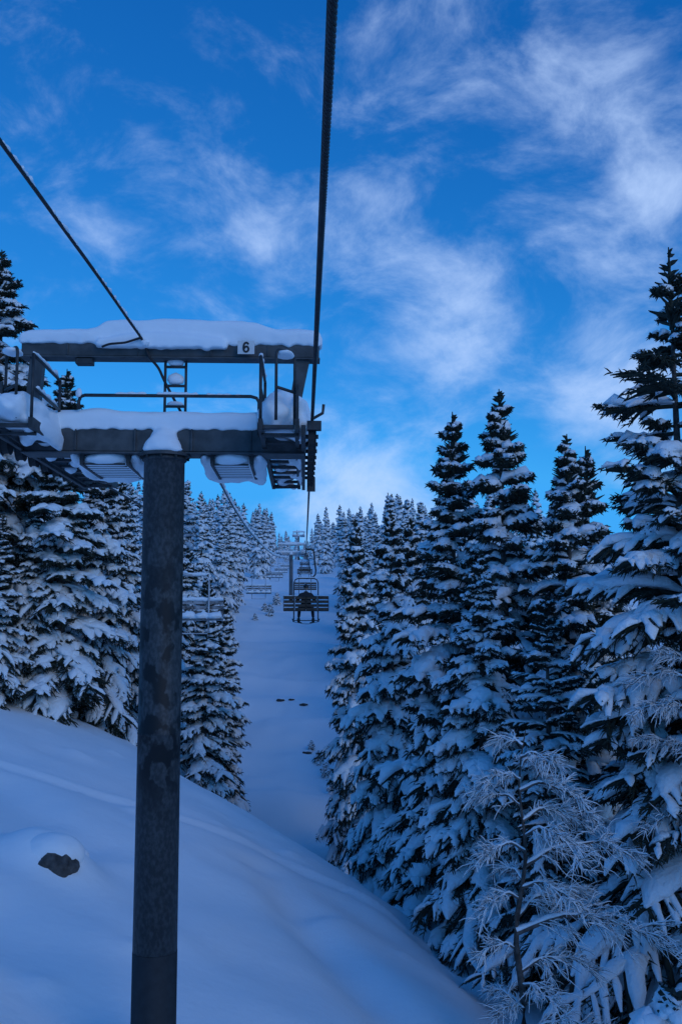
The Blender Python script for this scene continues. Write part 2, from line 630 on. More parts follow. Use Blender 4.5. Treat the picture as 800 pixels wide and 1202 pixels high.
def spruce_arrays(seed, H, Rb, dz, nb, nbl, nsp, ring=6, K=5, snow=1.0, sl=.24, sr=.02, droop=1.0, sparse_top=0.0, fat=1.0, blk=1.0, cover=.70):
    """Snow-laden spruce: returns (trunk), (needles), (snow) arrays. Boughs leave the trunk in loose
    whorls, carry side branchlets, hanging sprigs of needles and pads of snow on top."""
    rg = np.random.default_rng(seed)
    # levels
    hs = []
    h = H * .05
    while h < H * .975:
        hs.append(h)
        h += dz * (1.0 - .45 * h / H) * rg.uniform(.8, 1.2)
    hb, az = [], []
    for lv in hs:
        n = max(3, int(round(nb * (1 - .35 * lv / H))))
        a0 = rg.uniform(0, 6.28)
        for k in range(n):
            hb.append(lv + rg.normal(0, dz * .3))
            az.append(a0 + 6.283 * k / n + rg.normal(0, .28))
    hb = np.clip(np.array(hb), H * .04, H * .985)
    az = np.array(az)
    t = hb / H
    NB = len(hb)
    lump = 1 + .16 * np.sin(az * 2 + t * 17 + seed) + .1 * np.sin(az * 3 - t * 29)
    Lb = Rb * (1 - np.exp(-2.2 * (1 - t) ** 1.12)) * rg.uniform(.58, 1.2, NB) * lump + .07
    Lb *= np.where(rg.random(NB) < .10, .35, 1.0)          # gaps where boughs are stunted
    long_ = rg.random(NB) < .10
    Lb = np.where(long_, Lb * 1.18, Lb)
    Lb *= np.clip(.75 + t * 3, 0, 1)
    if sparse_top:
        keep = (t < 1 - sparse_top) | (rg.random(NB) < .75)
        hb, az, t, Lb = hb[keep], az[keep], t[keep], Lb[keep]
        Lb = np.where((t > 1 - sparse_top) & (t < .97), Lb * rg.uniform(.7, 2.1, len(t)), Lb)
        NB = len(hb)
    dirv = np.stack([np.cos(az), np.sin(az), 0 * az], -1)
    sidev = np.stack([-np.sin(az), np.cos(az), 0 * az], -1)
    a_ = (-.12 + .75 * t ** 1.3) + rg.normal(0, .09, NB)
    b_ = (.62 - .35 * t) * droop * rg.uniform(.7, 1.3, NB)
    if sparse_top:
        st_ = t > 1 - sparse_top
        a_ = np.where(st_, .05, a_)
        b_ = np.where(st_, .1, b_)
    bend = rg.normal(0, .12, NB)

    def spine(s):                              # s (NB,k) -> points (NB,k,3)
        L_ = Lb[:, None]
        out = s * L_ * (1 - .16 * s * s * np.clip(b_[:, None], 0, 1))
        z = hb[:, None] + L_ * (a_[:, None] * s - b_[:, None] * s ** 1.8 + .12 * s ** 4)
        return (dirv[:, None, :] * out[..., None] + sidev[:, None, :] * (bend[:, None] * L_ * s * s)[..., None]
                + np.array([0, 0, 1.0]) * z[..., None])
    sS = np.linspace(.0, 1.0, K + 2)[None, :].repeat(NB, 0)
    PS = spine(sS)
    # branchlets
    s0 = (np.arange(nbl)[None, :] + rg.uniform(0, 1, (NB, nbl))) / nbl
    s0 = .16 + .84 * s0
    sg = np.where((np.arange(nbl)[None, :] + rg.integers(0, 2, (NB, 1))) % 2 == 0, 1.0, -1.0)
    B0 = spine(s0)
    B1 = spine(np.minimum(s0 + .02, 1.02))
    tang = B1 - B0
    tang /= np.linalg.norm(tang, axis=2, keepdims=True) + 1e-9
    bl = Lb[:, None] * (.50 - .26 * s0) * rg.uniform(.6, 1.25, (NB, nbl)) * blk + .07
    ang = rg.uniform(.55, 1.05, (NB, nbl))
    dB = tang * np.cos(ang)[..., None] + sidev[:, None, :] * (np.sin(ang) * sg)[..., None]
    dr = rg.uniform(.25, .75, (NB, nbl)) * (1.15 - .6 * t)[:, None] * droop
    q = np.linspace(0, 1, K)
    PB = (B0[:, :, None, :] + dB[:, :, None, :] * (bl[:, :, None] * q)[..., None]
          - np.array([0, 0, 1.0]) * (dr[:, :, None] * bl[:, :, None] * q ** 1.7)[..., None])
    NBL = NB * nbl
    PBf = PB.reshape(NBL, K, 3)
    blf = bl.ravel()
    tf = np.repeat(t, nbl)
    # ---- snow pads
    load = snow * np.clip(1.02 + .12 * t, .3, 1.15)
    sp_r = (np.minimum(.085 + .09 * Lb, .21) * rg.uniform(.5, 1.4, NB) * load * fat)
    prof = np.interp(np.linspace(0, 1, K + 2), [0, .18, .55, .85, 1], [.3, .85, 1.0, .8, .12])
    RWs = sp_r[:, None] * prof * rg.uniform(.6, 1.35, (NB, K + 2))
    cs = PS.copy()
    cs[..., 2] += RWs * .35
    keep = rg.random(NB) < .9 * min(1, snow + .1)
    if sparse_top:
        keep &= (t < 1 - sparse_top) | (rg.random(NB) < .35)
    parts = [rings(cs[keep], RWs[keep] * 1.4, RWs[keep] * .9, RWs[keep] * .3, ring + 2, .28, seed)]
    br = np.minimum(.050 + .13 * blf, .155) * rg.uniform(.45, 1.4, NBL) * np.repeat(load, nbl) * fat
    prof = np.interp(q, [0, .25, .7, .93, 1], [.6, 1.0, 1.0, .8, .3])
    RWb = br[:, None] * prof * rg.uniform(.55, 1.4, (NBL, K))
    cb = PBf.copy()
    cb[..., 2] += RWb * .45
    keep = rg.random(NBL) < cover * min(1, snow) * np.clip(.86 + .5 * tf, 0, 1.1)
    if sparse_top:
        keep &= (tf < 1 - sparse_top) | (rg.random(NBL) < .4)
    parts.append(rings(cb[keep], RWb[keep] * 1.25, RWb[keep] * .9, RWb[keep] * .35, ring, .30, seed + 1))
    # leader tip
    snow_v, snow_q = join_arrays(parts)
    # ---- needles: a dark body under every branchlet plus hanging sprigs
    npt = []
    body = PBf.copy()
    body[..., 2] -= .03
    rb = (.024 + .030 * blf)[:, None] * np.interp(q, [0, .5, 1], [.8, 1.0, .25])
    npt.append(rings(body, rb, rb * .6, rb * 1.25, 4))
    bs = PS.copy()
    bs[..., 2] -= .03
    rs = np.minimum(.03 + .015 * Lb, .06)[:, None] * np.interp(np.linspace(0, 1, K + 2), [0, .5, 1], [1, .9, .2])
    npt.append(rings(bs, rs, rs * .5, rs * 1.2, 4))
    u = rg.uniform(.1, 1.0, (NBL, nsp))
    fi = u * (K - 1)
    i0 = np.clip(fi.astype(int), 0, K - 2)
    fr = (fi - i0)[..., None]
    rows = np.arange(NBL)[:, None]
    S0 = PBf[rows, i0] * (1 - fr) + PBf[rows, i0 + 1] * fr
    dBf = dB.reshape(NBL, 3)
    perp = np.cross(dBf, np.array([0, 0, 1.0]))
    perp /= np.linalg.norm(perp, axis=1, keepdims=True) + 1e-9
    lat = rg.normal(0, .75, (NBL, nsp))
    dwn = rg.uniform(-.25, 1.15, (NBL, nsp)) - np.clip(np.repeat(t, nbl)[:, None] - .6, 0, 1) * 1.2
    sd = (dBf[:, None, :] * rg.uniform(.25, .95, (NBL, nsp))[..., None] + perp[:, None, :] * lat[..., None]
          - np.array([0, 0, 1.0]) * dwn[..., None])
    sd /= np.linalg.norm(sd, axis=2, keepdims=True) + 1e-9
    ln = sl * rg.uniform(.4, 1.2, (NBL, nsp)) * np.repeat(1 - .4 * t, nbl)[:, None] * (.5 + .45 * np.clip(blf / .5, .3, 1.2))[:, None]
    SP = S0[:, :, None, :] + sd[:, :, None, :] * (ln[:, :, None] * np.array([0, .55, 1.0]))[..., None]
    SP[:, :, 2, 2] -= ln * .12
    SP = SP.reshape(-1, 3, 3)
    rr = (sr * rg.uniform(.7, 1.3, len(SP)))[:, None] * np.array([.9, 1.0, .12])
    npt.append(rings(SP, rr, nr=3))
    # short needles round the leader
    nt_ = 44
    zt = H * (.90 + .10 * rg.random(nt_))
    at = rg.uniform(0, 6.28, nt_)
    l_ = .10 + (H - zt) * .26
    P0 = np.stack([0 * zt, 0 * zt, zt], -1)
    P2 = P0 + np.stack([np.cos(at) * l_, np.sin(at) * l_, l_ * .5], -1)
    npt.append(rings(np.stack([P0, (P0 + P2) / 2, P2], 1), np.array([[.03, .036, .006]]), nr=4))
    tv = rings(np.array([[[0, 0, H * .9], [0, 0, H * .96], [0, 0, H * 1.006]]]), np.array([[.05, .042, .012]]), nr=5)
    npt.append(tv)
    need_v, need_q = join_arrays(npt)
    zz = np.array([-.8, 0, H * .25, H * .5, H * .75, H * .97])
    tr = H * .0125
    trunk = rings(np.stack([0 * zz, 0 * zz, zz], -1)[None], np.array([[tr * 1.35, tr * 1.15, tr * .9, tr * .65, tr * .35, .012]]), nr=9)
    return trunk, (need_v, need_q), (snow_v, snow_q)


def spruce_meshes(tagname, **kw):
    tr, ne, sn = spruce_arrays(**kw)
    return (mesh_np(tagname + '_trunk', *tr, mats=[M['bark']]),
            mesh_np(tagname + '_crown', *ne, mats=[M['needles']]),
            mesh_np(tagname + '_snow', *sn, mats=[M['tree_snow']]))


def spruce_single(tagname, **kw):
    tr, ne, sn = spruce_arrays(**kw)
    v, q = join_arrays([tr, ne, sn])
    mi = np.concatenate([np.zeros(len(tr[1])), np.ones(len(ne[1])), np.full(len(sn[1]), 2)])
    return mesh_np(tagname, v, q, mats=[M['bark'], M['needles'], M['tree_snow']], quad_mat=mi)


NEAR = [spruce_meshes('near_spruce', seed=11 + i, H=13.0, Rb=[1.95, 1.75, 2.1, 1.85][i], dz=.46, nb=6, nbl=19, nsp=12, ring=6, K=5, cover=.66, fat=.84, blk=.84,
                      sl=.31, sr=.017, droop=[1.05, .9, 1.2, 1.0][i]) for i in range(4)]
DARK = spruce_meshes('dark_spruce', seed=29, H=13.0, Rb=2.5, dz=.5, nb=6, nbl=28, nsp=13, ring=5, K=5, sl=.25, sr=.012, droop=1.0, snow=.8, fat=.72, blk=.5, cover=.55)
SPARSE = spruce_meshes('sparse_spruce', seed=31, H=15.5, Rb=2.7, dz=.5, nb=6, nbl=20, nsp=13, ring=6, K=5, sl=.28, sr=.014, snow=.85, fat=.85, blk=.78,
                       droop=.95, sparse_top=.25)
MID = [spruce_meshes('mid_spruce', seed=41 + i, H=13.0, Rb=[1.9, 1.6, 2.05, 1.75][i], dz=.55, nb=6, nbl=8, nsp=5, ring=5, K=4,
                     sl=.34, sr=.026, fat=1.36, droop=[1.05, .95, 1.2, 1.0][i]) for i in range(4)]
FAR = [spruce_single('far_spruce', seed=61 + i, H=13.0, Rb=[1.8, 1.55, 1.95][i], dz=.75, nb=6, nbl=4, nsp=3, ring=4, K=3,
                     sl=.5, sr=.05, fat=1.75, droop=1.1) for i in range(3)]
SAPL = spruce_meshes('spruce_sapling', seed=77, H=1.6, Rb=.5, dz=.16, nb=5, nbl=5, nsp=4, ring=5, K=4, sl=.10, sr=.01, fat=.75)



def plant(meshes, Href, x, y, H, rz, wide=1.0, label=None, group=None, name='spruce_tree', cat='tree'):
    s = H / Href
    z = gz(x, y) - .12
    if isinstance(meshes, tuple):
        e = empty(name, (x, y, z), rz, label, cat, group)
        for n, me in zip(('trunk', 'crown', 'snow_load'), meshes):
            link(n, me, e)
    else:
        e = link(name, meshes)
        e.location = (x, y, z)
        e.rotation_euler = (0, 0, rz)
        tag(e, label, cat, group)
    e.scale = (s * wide, s * wide, s)
    e.rotation_euler = (rng.gauss(0, .014), rng.gauss(0, .014), rz)
    return e


def plant_px(meshes, Href, px, tipy, D, rz, wide=1.0, label=None, group=None, **kw):
    p = PT(px, tipy, D)
    H = p.z - gz(p.x, D)
    return plant(meshes, Href, p.x, D, H, rz, wide, label, group, **kw)


# near trees left of the mast, named one by one
LT = [  # px, tip y, distance, variant, width, label
    (14, 292, 33.0, 0, 1.2, 'tallest snowy spruce at the left edge, its tip standing above the upper tower beam'),
    (80, 432, 32.0, 1, 1.3, 'snow laden spruce whose thin tip shows behind the handrail at the left platform'),
    (118, 520, 34.5, 2, 1.15, 'broad snowy spruce directly left of the mast with boughs reaching the bank'),
    (-45, 330, 30.0, 3, 1.2, 'snowy spruce cut by the left edge of the photo above the bank'),
    (40, 585, 31.5, 2, 1.2, 'short bushy snow laden spruce in front at the left, low boughs on the bank'),
    (150, 560, 37.0, 0, .95, 'snowy spruce half hidden behind the upper half of the mast'),
    (2, 600, 30.0, 1, 1.35, 'low spruce at the far left edge with thick snow tongues hanging to the bank'),
]
for i, (px, ty, D, v, w, lab) in enumerate(LT):
    plant_px(NEAR[v], 13.0, px, ty, D, 1.3 * i + .4, w, lab, 'large snowy spruces on the left bank')

LP = [  # left edge of the piste, just behind the bank
    (241, 672, 39.0, 1, 1.05, 'dark snowy spruce standing lowest at the left piste edge just right of the mast'),
    (222, 640, 43.5, 2, 1.0, 'snowy spruce behind the empty chair right of the mast'),
    (262, 700, 50.0, 3, 1.0, 'small snowy spruce at the left piste edge below the second empty chair'),
    (200, 600, 42.0, 0, 1.0, 'snowy spruce hidden mostly by the mast at chair height'),
]
for i, (px, ty, D, v, w, lab) in enumerate(LP):
    plant_px(NEAR[v], 13.0, px, ty, D, 2.1 * i, w, lab, 'snowy spruces at the left piste edge')

RT = [
    (526, 482, 26.5, 1, 1.05, 'slim spired snowy spruce just left of the tallest middle spruce on the right'),
    (591, 455, 25.5, 0, 1.02, 'tallest of the middle spruces on the right side, dark pointed top'),
    (459, 596, 31.0, 2, .90, 'snowy spruce nearest the right piste edge with thick drooping snow pads'),
    (662, 506, 24.0, 3, 1.05, 'snowy spruce right of the tallest middle spruce, beside a slimmer one'),
    (695, 523, 25.5, 1, .95, 'slim snowy spruce squeezed between two larger ones at the right'),
    (430, 608, 40.0, 3, .74, 'small pointed snowy spruce beside the piste right of the occupied chair'),
    (489, 606, 33.5, 0, .9, 'thin topped snowy spruce showing in the gap left of the slim spired spruce'),
    (411, 612, 47.0, 1, .66, 'small snowy spruce at the right piste edge closest to the occupied chair'),
    (560, 640, 22.8, 2, 1.1, 'lower spruce in front on the right with heavy snow tongues down to the bank'),
    (640, 690, 20.5, 0, 1.2, 'dark lower spruce behind the bare frosted birch'),
]
for i, (px, ty, D, v, w, lab) in enumerate(RT):
    plant_px(DARK if i == 9 else NEAR[v], 13.0, px, ty, D, 1.7 * i + .9, w, lab, 'large snowy spruces on the right')
plant_px(SPARSE, 15.5, 790, 288, 18.5, .6, 1.0, 'tallest spruce at the right edge with a sparse dark top and long horizontal boughs',
         'large snowy spruces on the right')
plant_px(DARK, 13.0, 856, 420, 17.5, 4.4, 1.15, 'snow laden spruce cut by the right edge of the photo beside the sparse topped one',
         'large snowy spruces on the right')
plant_px(DARK, 13.0, 760, 640, 21.0, 4.0, 1.15, 'dark shaded spruce in the lower right corner behind the long snowy birch limbs',
         'large snowy spruces on the right')

# wood out of view at the right, spruces added to shade the lower right
for i, (x, y, H) in enumerate([(9.5, 8.0, 12.0), (9.0, 2.5, 11.5), (12.5, 10.0, 13.0), (11.0, -4.0, 12.0)]):
    plant(MID[i % 4], 13.0, x, y, H, i * 1.9, 1.15, 'unseen snowy spruce beside the lift, added to shade the lower right', 'unseen shade spruces beside the lift at the right')

# middle distance, both sides of the piste
spots = []


def free(x, y, dmin):
    for (a, b) in spots:
        if (a - x) ** 2 + (b - y) ** 2 < dmin * dmin:
            return False
    spots.append((x, y))
    return True


def xl(y): return float(np.interp(y, _xl[:, 0], _xl[:, 1]))
def xr(y): return float(np.interp(y, _xr[:, 0], _xr[:, 1]))




def crowd(side, d, y):
    a = 'left' if side else 'right'
    row = 'row along the %s piste edge' % a if d < 4.5 else 'wood beyond the %s piste edge' % a
    far = ('lower', 'middle', 'upper')[0 if y < 62 else 1 if y < 92 else 2]
    return 'snowy spruce in the %s, %s stretch' % (row, far), '%s spruces of the %s' % (far, row)


n_mid = 0
for k in range(4000):
    y = rng.uniform(38, 125)
    side = rng.random() < .55
    if side:
        d = rng.uniform(1.6, 20)
        x = xl(y) - d
        if y < 46 and x > -10:
            continue
    else:
        d = rng.uniform(1.6, 17)
        x = xr(y) + d
        if y < 34 + x * .5 or y < 42:
            continue
    if not free(x, y, 2.9):
        continue
    H = rng.uniform(10.5, 15.5) * (0.78 if d < 3.2 else 1)
    plant(MID[rng.randrange(4)], 13.0, x, y, H, rng.uniform(0, 6.28), rng.uniform(.9, 1.1),
          *crowd(side, d, y))
    n_mid += 1
    if n_mid >= 120:
        break
n_far = 0
for k in range(6000):
    y = rng.uniform(125, 335)
    side = rng.random() < .55
    if side:
        x = xl(y) - rng.uniform(1.5, 34)
    else:
        x = xr(y) + rng.uniform(1.5, 34)
    if not free(x, y, 3.6):
        continue
    plant(FAR[rng.randrange(3)], 13.0, x, y, rng.uniform(10, 15), rng.uniform(0, 6.28), rng.uniform(.9, 1.15),
          'tiny far snowy spruce up the slope left of the lift line' if side else 'tiny far snowy spruce up the slope right of the lift line',
          'far spruces left of the lift' if side else 'far spruces right of the lift')
    n_far += 1
    if n_far >= 150:
        break
for k in range(400):                            # the crest that closes the piste
    y = rng.uniform(325, 420)
    x = rng.uniform(-48, 22)
    if abs(x - line_x(y) + 1.8) < 3.2 and y < 350 or not free(x, y, 3.4):
        continue
    plant(FAR[rng.randrange(3)], 13.0, x, y, rng.uniform(8, 13), rng.uniform(0, 6.28), rng.uniform(.9, 1.15),
          'tiny far snowy spruce on the crest that closes the top of the piste', 'far spruces on the crest')
    n_far += 1
    if n_far >= 205:
        break


# ------------------------------------------------------------------ lift line geometry
YAW = math.atan(.0369)                         # the lift runs slightly left of the camera axis


TB = Vector((-2.15, 12.0, -5.25))              # foot of the near tower
TM = Matrix.Translation(TB) @ Matrix.Rotation(YAW, 4, 'Z')
TI = TM.inverted()


def TL(px, py, D):
    return TI @ PT(px, py, D)


def uloop(a, b, h, r=.022, n=8, corner=.08):
    """Bent pipe: up from a, across, down to b."""
    a, b = Vector(a), Vector(b)
    d = (b - a).normalized()
    top = Vector((0, 0, h))
    pts = [a, a + top - Vector((0, 0, corner))]
    for k in range(1, 5):
        w = k / 4 * math.pi / 2
        pts.append(a + top + d * corner * (1 - math.cos(w)) - Vector((0, 0, corner * (1 - math.sin(w)))))
    for k in range(0, 5):
        w = math.pi / 2 * (1 - k / 4)
        pts.append(b + top - d * corner * (1 - math.cos(w)) - Vector((0, 0, corner * (1 - math.sin(w)))))
    pts += [b]
    return MB().tube(pts, r, n)


def snow_strip(mb, a, b, r=.035, seed=0, n=14):
    """Uneven line of snow lying on a pipe or cable."""
    a, b = Vector(a), Vector(b)
    pts, rs = [], []
    for i in range(n + 1):
        t = i / n
        p = a.lerp(b, t)
        q = .7 + .6 * noise.noise(Vector((t * n * .7, seed * 3.1, .5)))
        rr = r * q * (0.3 if i in (0, n) else 1)
        pts.append(p + Vector((0, 0, rr * .8)))
        rs.append(max(.004, rr))
    mb.tube(pts, rs, 7)
    return mb


def build_tower(sign=True):
    t = empty('lift_tower', TB, YAW,
              'dark steel lift tower number 6 in front, snow piled on both its crossbeams', 'lift tower', None)
    # mast: tapered tube with an upper flange, dark painted foot
    ring = lambda z, r: [(r * math.cos(2 * math.pi * k / 40), r * math.sin(2 * math.pi * k / 40), z) for k in range(40)]

    def lathe(prof, n=40):
        mb = MB()
        vs, fs = [], []
        for (z, r) in prof:
            vs += ring(z, r)
        for i in range(len(prof) - 1):
            for k in range(n):
                k2 = (k + 1) % n
                fs.append((i * n + k, i * n + k2, (i + 1) * n + k2, (i + 1) * n + k))
        fs.append(tuple((len(prof) - 1) * n + k for k in range(n)))
        fs.append(tuple(range(n))[::-1])
        mb.add(vs, fs)
        return mb
    lathe([(-2.5, .262), (1.47, .258), (1.472, .25)]).build('mast_foot', M['mast_paint'], t, True)
    m = lathe([(1.475, .256), (3.93, .251), (3.935, .255), (3.955, .255), (3.96, .251), (7.18, .245), (7.20, .27), (7.24, .27)]).build('mast', M['mast'], t)
    for p in m.data.polygons:
        p.use_smooth = abs(p.normal.z) < .5
    fl = lathe([(7.245, .315), (7.285, .315)]).build('flange', M['steel'], m)
    for k in range(10):
        a = 2 * math.pi * k / 10 + .3
        MB().tube([(.29 * math.cos(a), .29 * math.sin(a), 7.215), (.29 * math.cos(a), .29 * math.sin(a), 7.315)], .016, 6).build('bolt', M['dark_steel'], m)
    # lower crossarm: box girder just above the flange
    ca = MB().box((0, .05, 7.435), (3.44, .34, .285), bev=.012).build('crossarm', M['steel'], t)
    MB().box((0, .05, 7.281), (3.40, .40, .016)).build('lower_flange', M['steel'], ca)
    for s in (-1, 1):
        MB().box((s * .34, .05, 7.435), (.02, .40, .27)).build('stiffener', M['steel'], ca)
        MB().box((s * 1.05, -.135, 7.435), (.012, .03, .25)).build('stiffener', M['steel'], ca)
    # upper lifting beam on two slanted legs
    ub = MB().box((.06, .05, 8.575), (3.64, .20, .165), bev=.01).build('lifting_beam', M['steel'], t)
    MB().box((.06, .05, 8.482), (3.66, .24, .018)).build('lower_flange', M['steel'], ub)
    for x in (-1.2, -.35, .55, 1.25):
        MB().box((x, -.056, 8.575), (.014, .022, .14)).build('stiffener', M['steel'], ub)
    MB().hexa([(-1.72, -.02, 7.58), (-1.56, -.02, 7.58), (-1.56, .12, 7.58), (-1.72, .12, 7.58)],
              [(-1.66, -.02, 8.47), (-1.50, -.02, 8.47), (-1.50, .12, 8.47), (-1.66, .12, 8.47)]).build('beam_leg', M['steel'], t)
    MB().hexa([(1.46, .02, 7.58), (1.58, .02, 7.58), (1.58, .14, 7.58), (1.46, .14, 7.58)],
              [(1.60, -.02, 8.47), (1.76, -.02, 8.47), (1.76, .12, 8.47), (1.60, .12, 8.47)]).build('beam_leg', M['steel'], t)
    MB().box((-1.0, .02, 8.432), (.21, .14, .075), bev=.008).build('junction_box', M['dark_steel'], t)
    # centre ladder between the beams
    ld = empty('ladder', (0, 0, 0)); ld.parent = t
    for x in (0.0, .255):
        MB().box((x - .025, .10, 8.03), (.032, .02, .92)).build('rail', M['dark_steel'], ld)
    for z in (8.40, 8.16, 7.90, 7.70):
        MB().box((.1025, .10, z), (.225, .026, .03)).build('rung', M['dark_steel'], ld)
    sb = MB()
    for z, h in ((8.41, .12), (8.175, .15), (7.905, .06)):
        sb.blob((.1025, .10, z + h * .42), (.105, .07, h * .55), int(z * 10), .15, 1.6, 2, floor=z + .008)
    sb.build('snow_clump', M['snow'], ld, True)['kind'] = 'stuff'
    # handrail in front of the girder
    hr = empty('handrail', (0, 0, 0)); hr.parent = t
    MB().tube([(-1.02, -.16, 7.80), (-1.02, -.16, 7.90), (-1.0, -.16, 7.955), (-.95, -.16, 7.975), (1.05, -.16, 7.975),
               (1.12, -.16, 7.955), (1.15, -.16, 7.90), (1.15, -.16, 7.50)], .021, 8).build('pipe', M['dark_steel'], hr, True)
    sm = MB()
    snow_strip(sm, (-.62, -.16, 7.985), (-.2, -.16, 7.985), .022, 3)
    snow_strip(sm, (-.1, -.16, 7.985), (.42, -.16, 7.985), .028, 5)
    snow_strip(sm, (.5, -.16, 7.985), (.95, -.16, 7.985), .016, 9)
    sm.blob((-1.02, -.16, 8.0), (.04, .04, .06), 4, .2)
    sm.build('snow_line', M['snow'], hr, True)['kind'] = 'stuff'
    # inspection platforms along both sheave trains
    for side in (-1, 1):
        w = empty('platform', (0, 0, 0)); w.parent = t
        xi, xo = (1.22, 1.62) if side > 0 else (-1.26, -1.66)
        y0, y1, zf = -1.35, 3.6, 7.40
        L_ = y1 - y0
        for x in (xi, xo):
            MB().box((x, (y0 + y1) / 2, zf), (.05, L_, .12)).build('side_beam', M['dark_steel'], w)
        n = 11
        for k in range(n):
            y = y0 + .08 + (L_ - .16) * k / (n - 1)
            MB().box(((xi + xo) / 2, y, zf - .02), (abs(xo - xi) - .054, .09, .035)).build('tread', M['dark_steel'], w)
        # inner railing
        x = xi
        for y in (y0 + .03, -.12):
            MB().tube([(x, y, zf + .05), (x, y, zf + .76)], .018, 8).build('post', M['dark_steel'], w, True)
        MB().tube([(x, y0 + .03, zf + .76), (x, -.12, zf + .76)], .018, 8).build('top_rail', M['dark_steel'], w, True)
        MB().tube([(x, y0 + .03, zf + .40), (x, -.12, zf + .40)], .019, 8).build('knee_rail', M['dark_steel'], w, True)
        # bent loop closing the near end
        dx = .17 * side
        uloop((xi + dx, y0 + .02, zf + .05), (xi + dx + .20 * side, y0 + .30, zf + .05), .80, .017, 8, .07).build('end_loop', M['dark_steel'], w, True)
        MB().tube([(xi + dx, y0 + .02, zf + .42), (xi + dx + .20 * side, y0 + .30, zf + .42)], .018, 8).build('knee_rail', M['dark_steel'], w, True)
        for y in (y0 + .25, y1 - .35):
            MB().tube([(xi, y, zf - .08), (xo, y, zf - .08), (xo, y, zf + .5)], .02, 6).build('bracket', M['dark_steel'], w)
        # snow heaped on the platform and the sheaves
        s = MB()
        if side > 0:
            s.blob((1.36, -.65, 7.64), (.20, .48, .25), 3, .2, 1.5, 4, floor=7.44)
            s.blob((1.58, -.15, 7.68), (.21, .75, .30), 6, .22, 1.6, 4, floor=7.40)
            s.blob((1.45, -.25, 7.72), (.22, .60, .29), 8, .2, 1.6, 3, floor=7.44)
            s.blob((1.64, .5, 7.62), (.15, .8, .22), 7, .25, 1.8, 3)
            s.blob((1.66, -.6, 7.50), (.10, .4, .17), 12, .3, 2.0, 3)
            for k in range(6):
                s.blob((1.42 + .05 * math.sin(k * 2.3), 1.0 + .5 * k, 7.51), (.15, .34, .08 + .03 * (k % 3)), 10 + k, .25, 1.6, 3)
                s.blob((1.34 + .2 * (k % 2), .5 + .62 * k, 7.375), (.06, .14, .045), 30 + k, .35, 2.0, 2)
            s.blob((1.64, 1.0, 7.38), (.05, .6, .10), 44, .4, 2.4, 3)
            s.blob((1.66, 2.4, 7.38), (.05, .8, .09), 45, .4, 2.4, 3)
        else:
            s.blob((-1.50, -.75, 7.58), (.25, .75, .25), 21, .2, 1.6, 4, floor=7.42)
            s.blob((-1.40, .1, 7.58), (.18, .75, .26), 22, .16, 1.4, 3)
            s.blob((-1.80, -.9, 7.58), (.22, .7, .24), 23, .22, 1.6, 3, floor=7.40)
            s.blob((-1.35, -.75, 7.45), (.11, .5, .14), 25, .3, 2.0, 3)
            s.blob((-1.24, -.3, 7.42), (.05, .8, .14), 27, .4, 2.4, 3)
            for k in range(6):
                s.blob((-1.45, 1.0 + .5 * k, 7.51), (.15, .34, .09), 40 + k, .25, 1.6, 3)
                s.blob((-1.34 - .2 * (k % 2), -1.0 + .55 * k, 7.36), (.08, .16, .07), 50 + k, .35, 2.0, 2)
        remeshed(s, 'snow_heap', M['snow'], w, .032, 3)
        # sheave train
        sh = empty('sheave_train', (0, 0, 0)); sh.parent = t
        xs = 1.79 * side
        MB().box((xs - .10 * side, 1.1, 7.36), (.05, 4.6, .12)).build('rocker_beam', M['dark_steel'], sh)
        for k in range(8):
            y = -1.0 + k * .6
            zc = 7.53 + .034 * y - .17
            MB().tube([(xs - .045, y, zc), (xs - .03, y, zc), (xs + .03, y, zc), (xs + .045, y, zc)], [.15, .135, .135, .15], 16).build('sheave', M['rubber'], sh)
            MB().tube([(xs - .12 * side, y, zc), (xs + .07 * side, y, zc)], .025, 6).build('axle', M['dark_steel'], sh)
        MB().box((xs + .02, -1.15, 7.42), (.16, .10, .10)).build('rope_catcher', M['dark_steel'], sh)
        MB().box((xs + .02, 3.6, 7.42), (.13, .10, .22)).build('rope_catcher', M['dark_steel'], sh)
        MB().tube([(xs, -.9, 7.55), (xs + .12 * side, -.9, 7.62), (xs + .13 * side, -.9, 7.72)], .018, 6).build('cable_guide', M['dark_steel'], sh)
    # gratings slung under the girder
    for (xa, xb) in ((-1.16, -.30), (.42, 1.20)):
        g = empty('grating', (0, 0, 0)); g.parent = t
        zg = 7.175
        for x in (xa + .16, xb - .14):
            MB().box((x, .62, zg), (.035, 1.30, .06)).build('bracket', M['dark_steel'], g)
            MB().box((x, .02, zg + .05), (.05, .06, .10)).build('hanger', M['dark_steel'], g)
        n = 9
        for k in range(n):
            MB().box(((xa + xb) / 2, .02 + 1.2 * k / (n - 1), zg - .012), (xb - xa - .36, .022, .022)).build('bar', M['dark_steel'], g)
        s = MB()
        s.blob(((xa + xb) / 2, .62, zg + .06), ((xb - xa) * .47, .72, .17), int(xa * 10) + 60, .06, 2.2, 4, floor=zg - .018)
        for k in range(9):
            q = k * 1.7 + xa
            s.blob((xa + .08 + (xb - xa - .16) * k / 8, 1.26, zg - .01 + .02 * math.sin(q * 3)), (.08, .07, .055 + .02 * math.sin(q)), 80 + k, .3, 2.2, 2)
        for x in (xa + .06, xb - .06):
            s.blob((x, .45, zg + .08), (.085, .5, .075), int(x * 30) + 90, .22, 1.6, 3)
            s.blob((x, .95, zg + .02), (.08, .4, .075), int(x * 30) + 95, .3, 2.0, 3)
        remeshed(s, 'snow_heap', M['snow'], g, .028, 2)
    # snow on the beams
    s = MB()
    n = 90
    xs = [-1.80 + 3.72 * i / n for i in range(n + 1)]

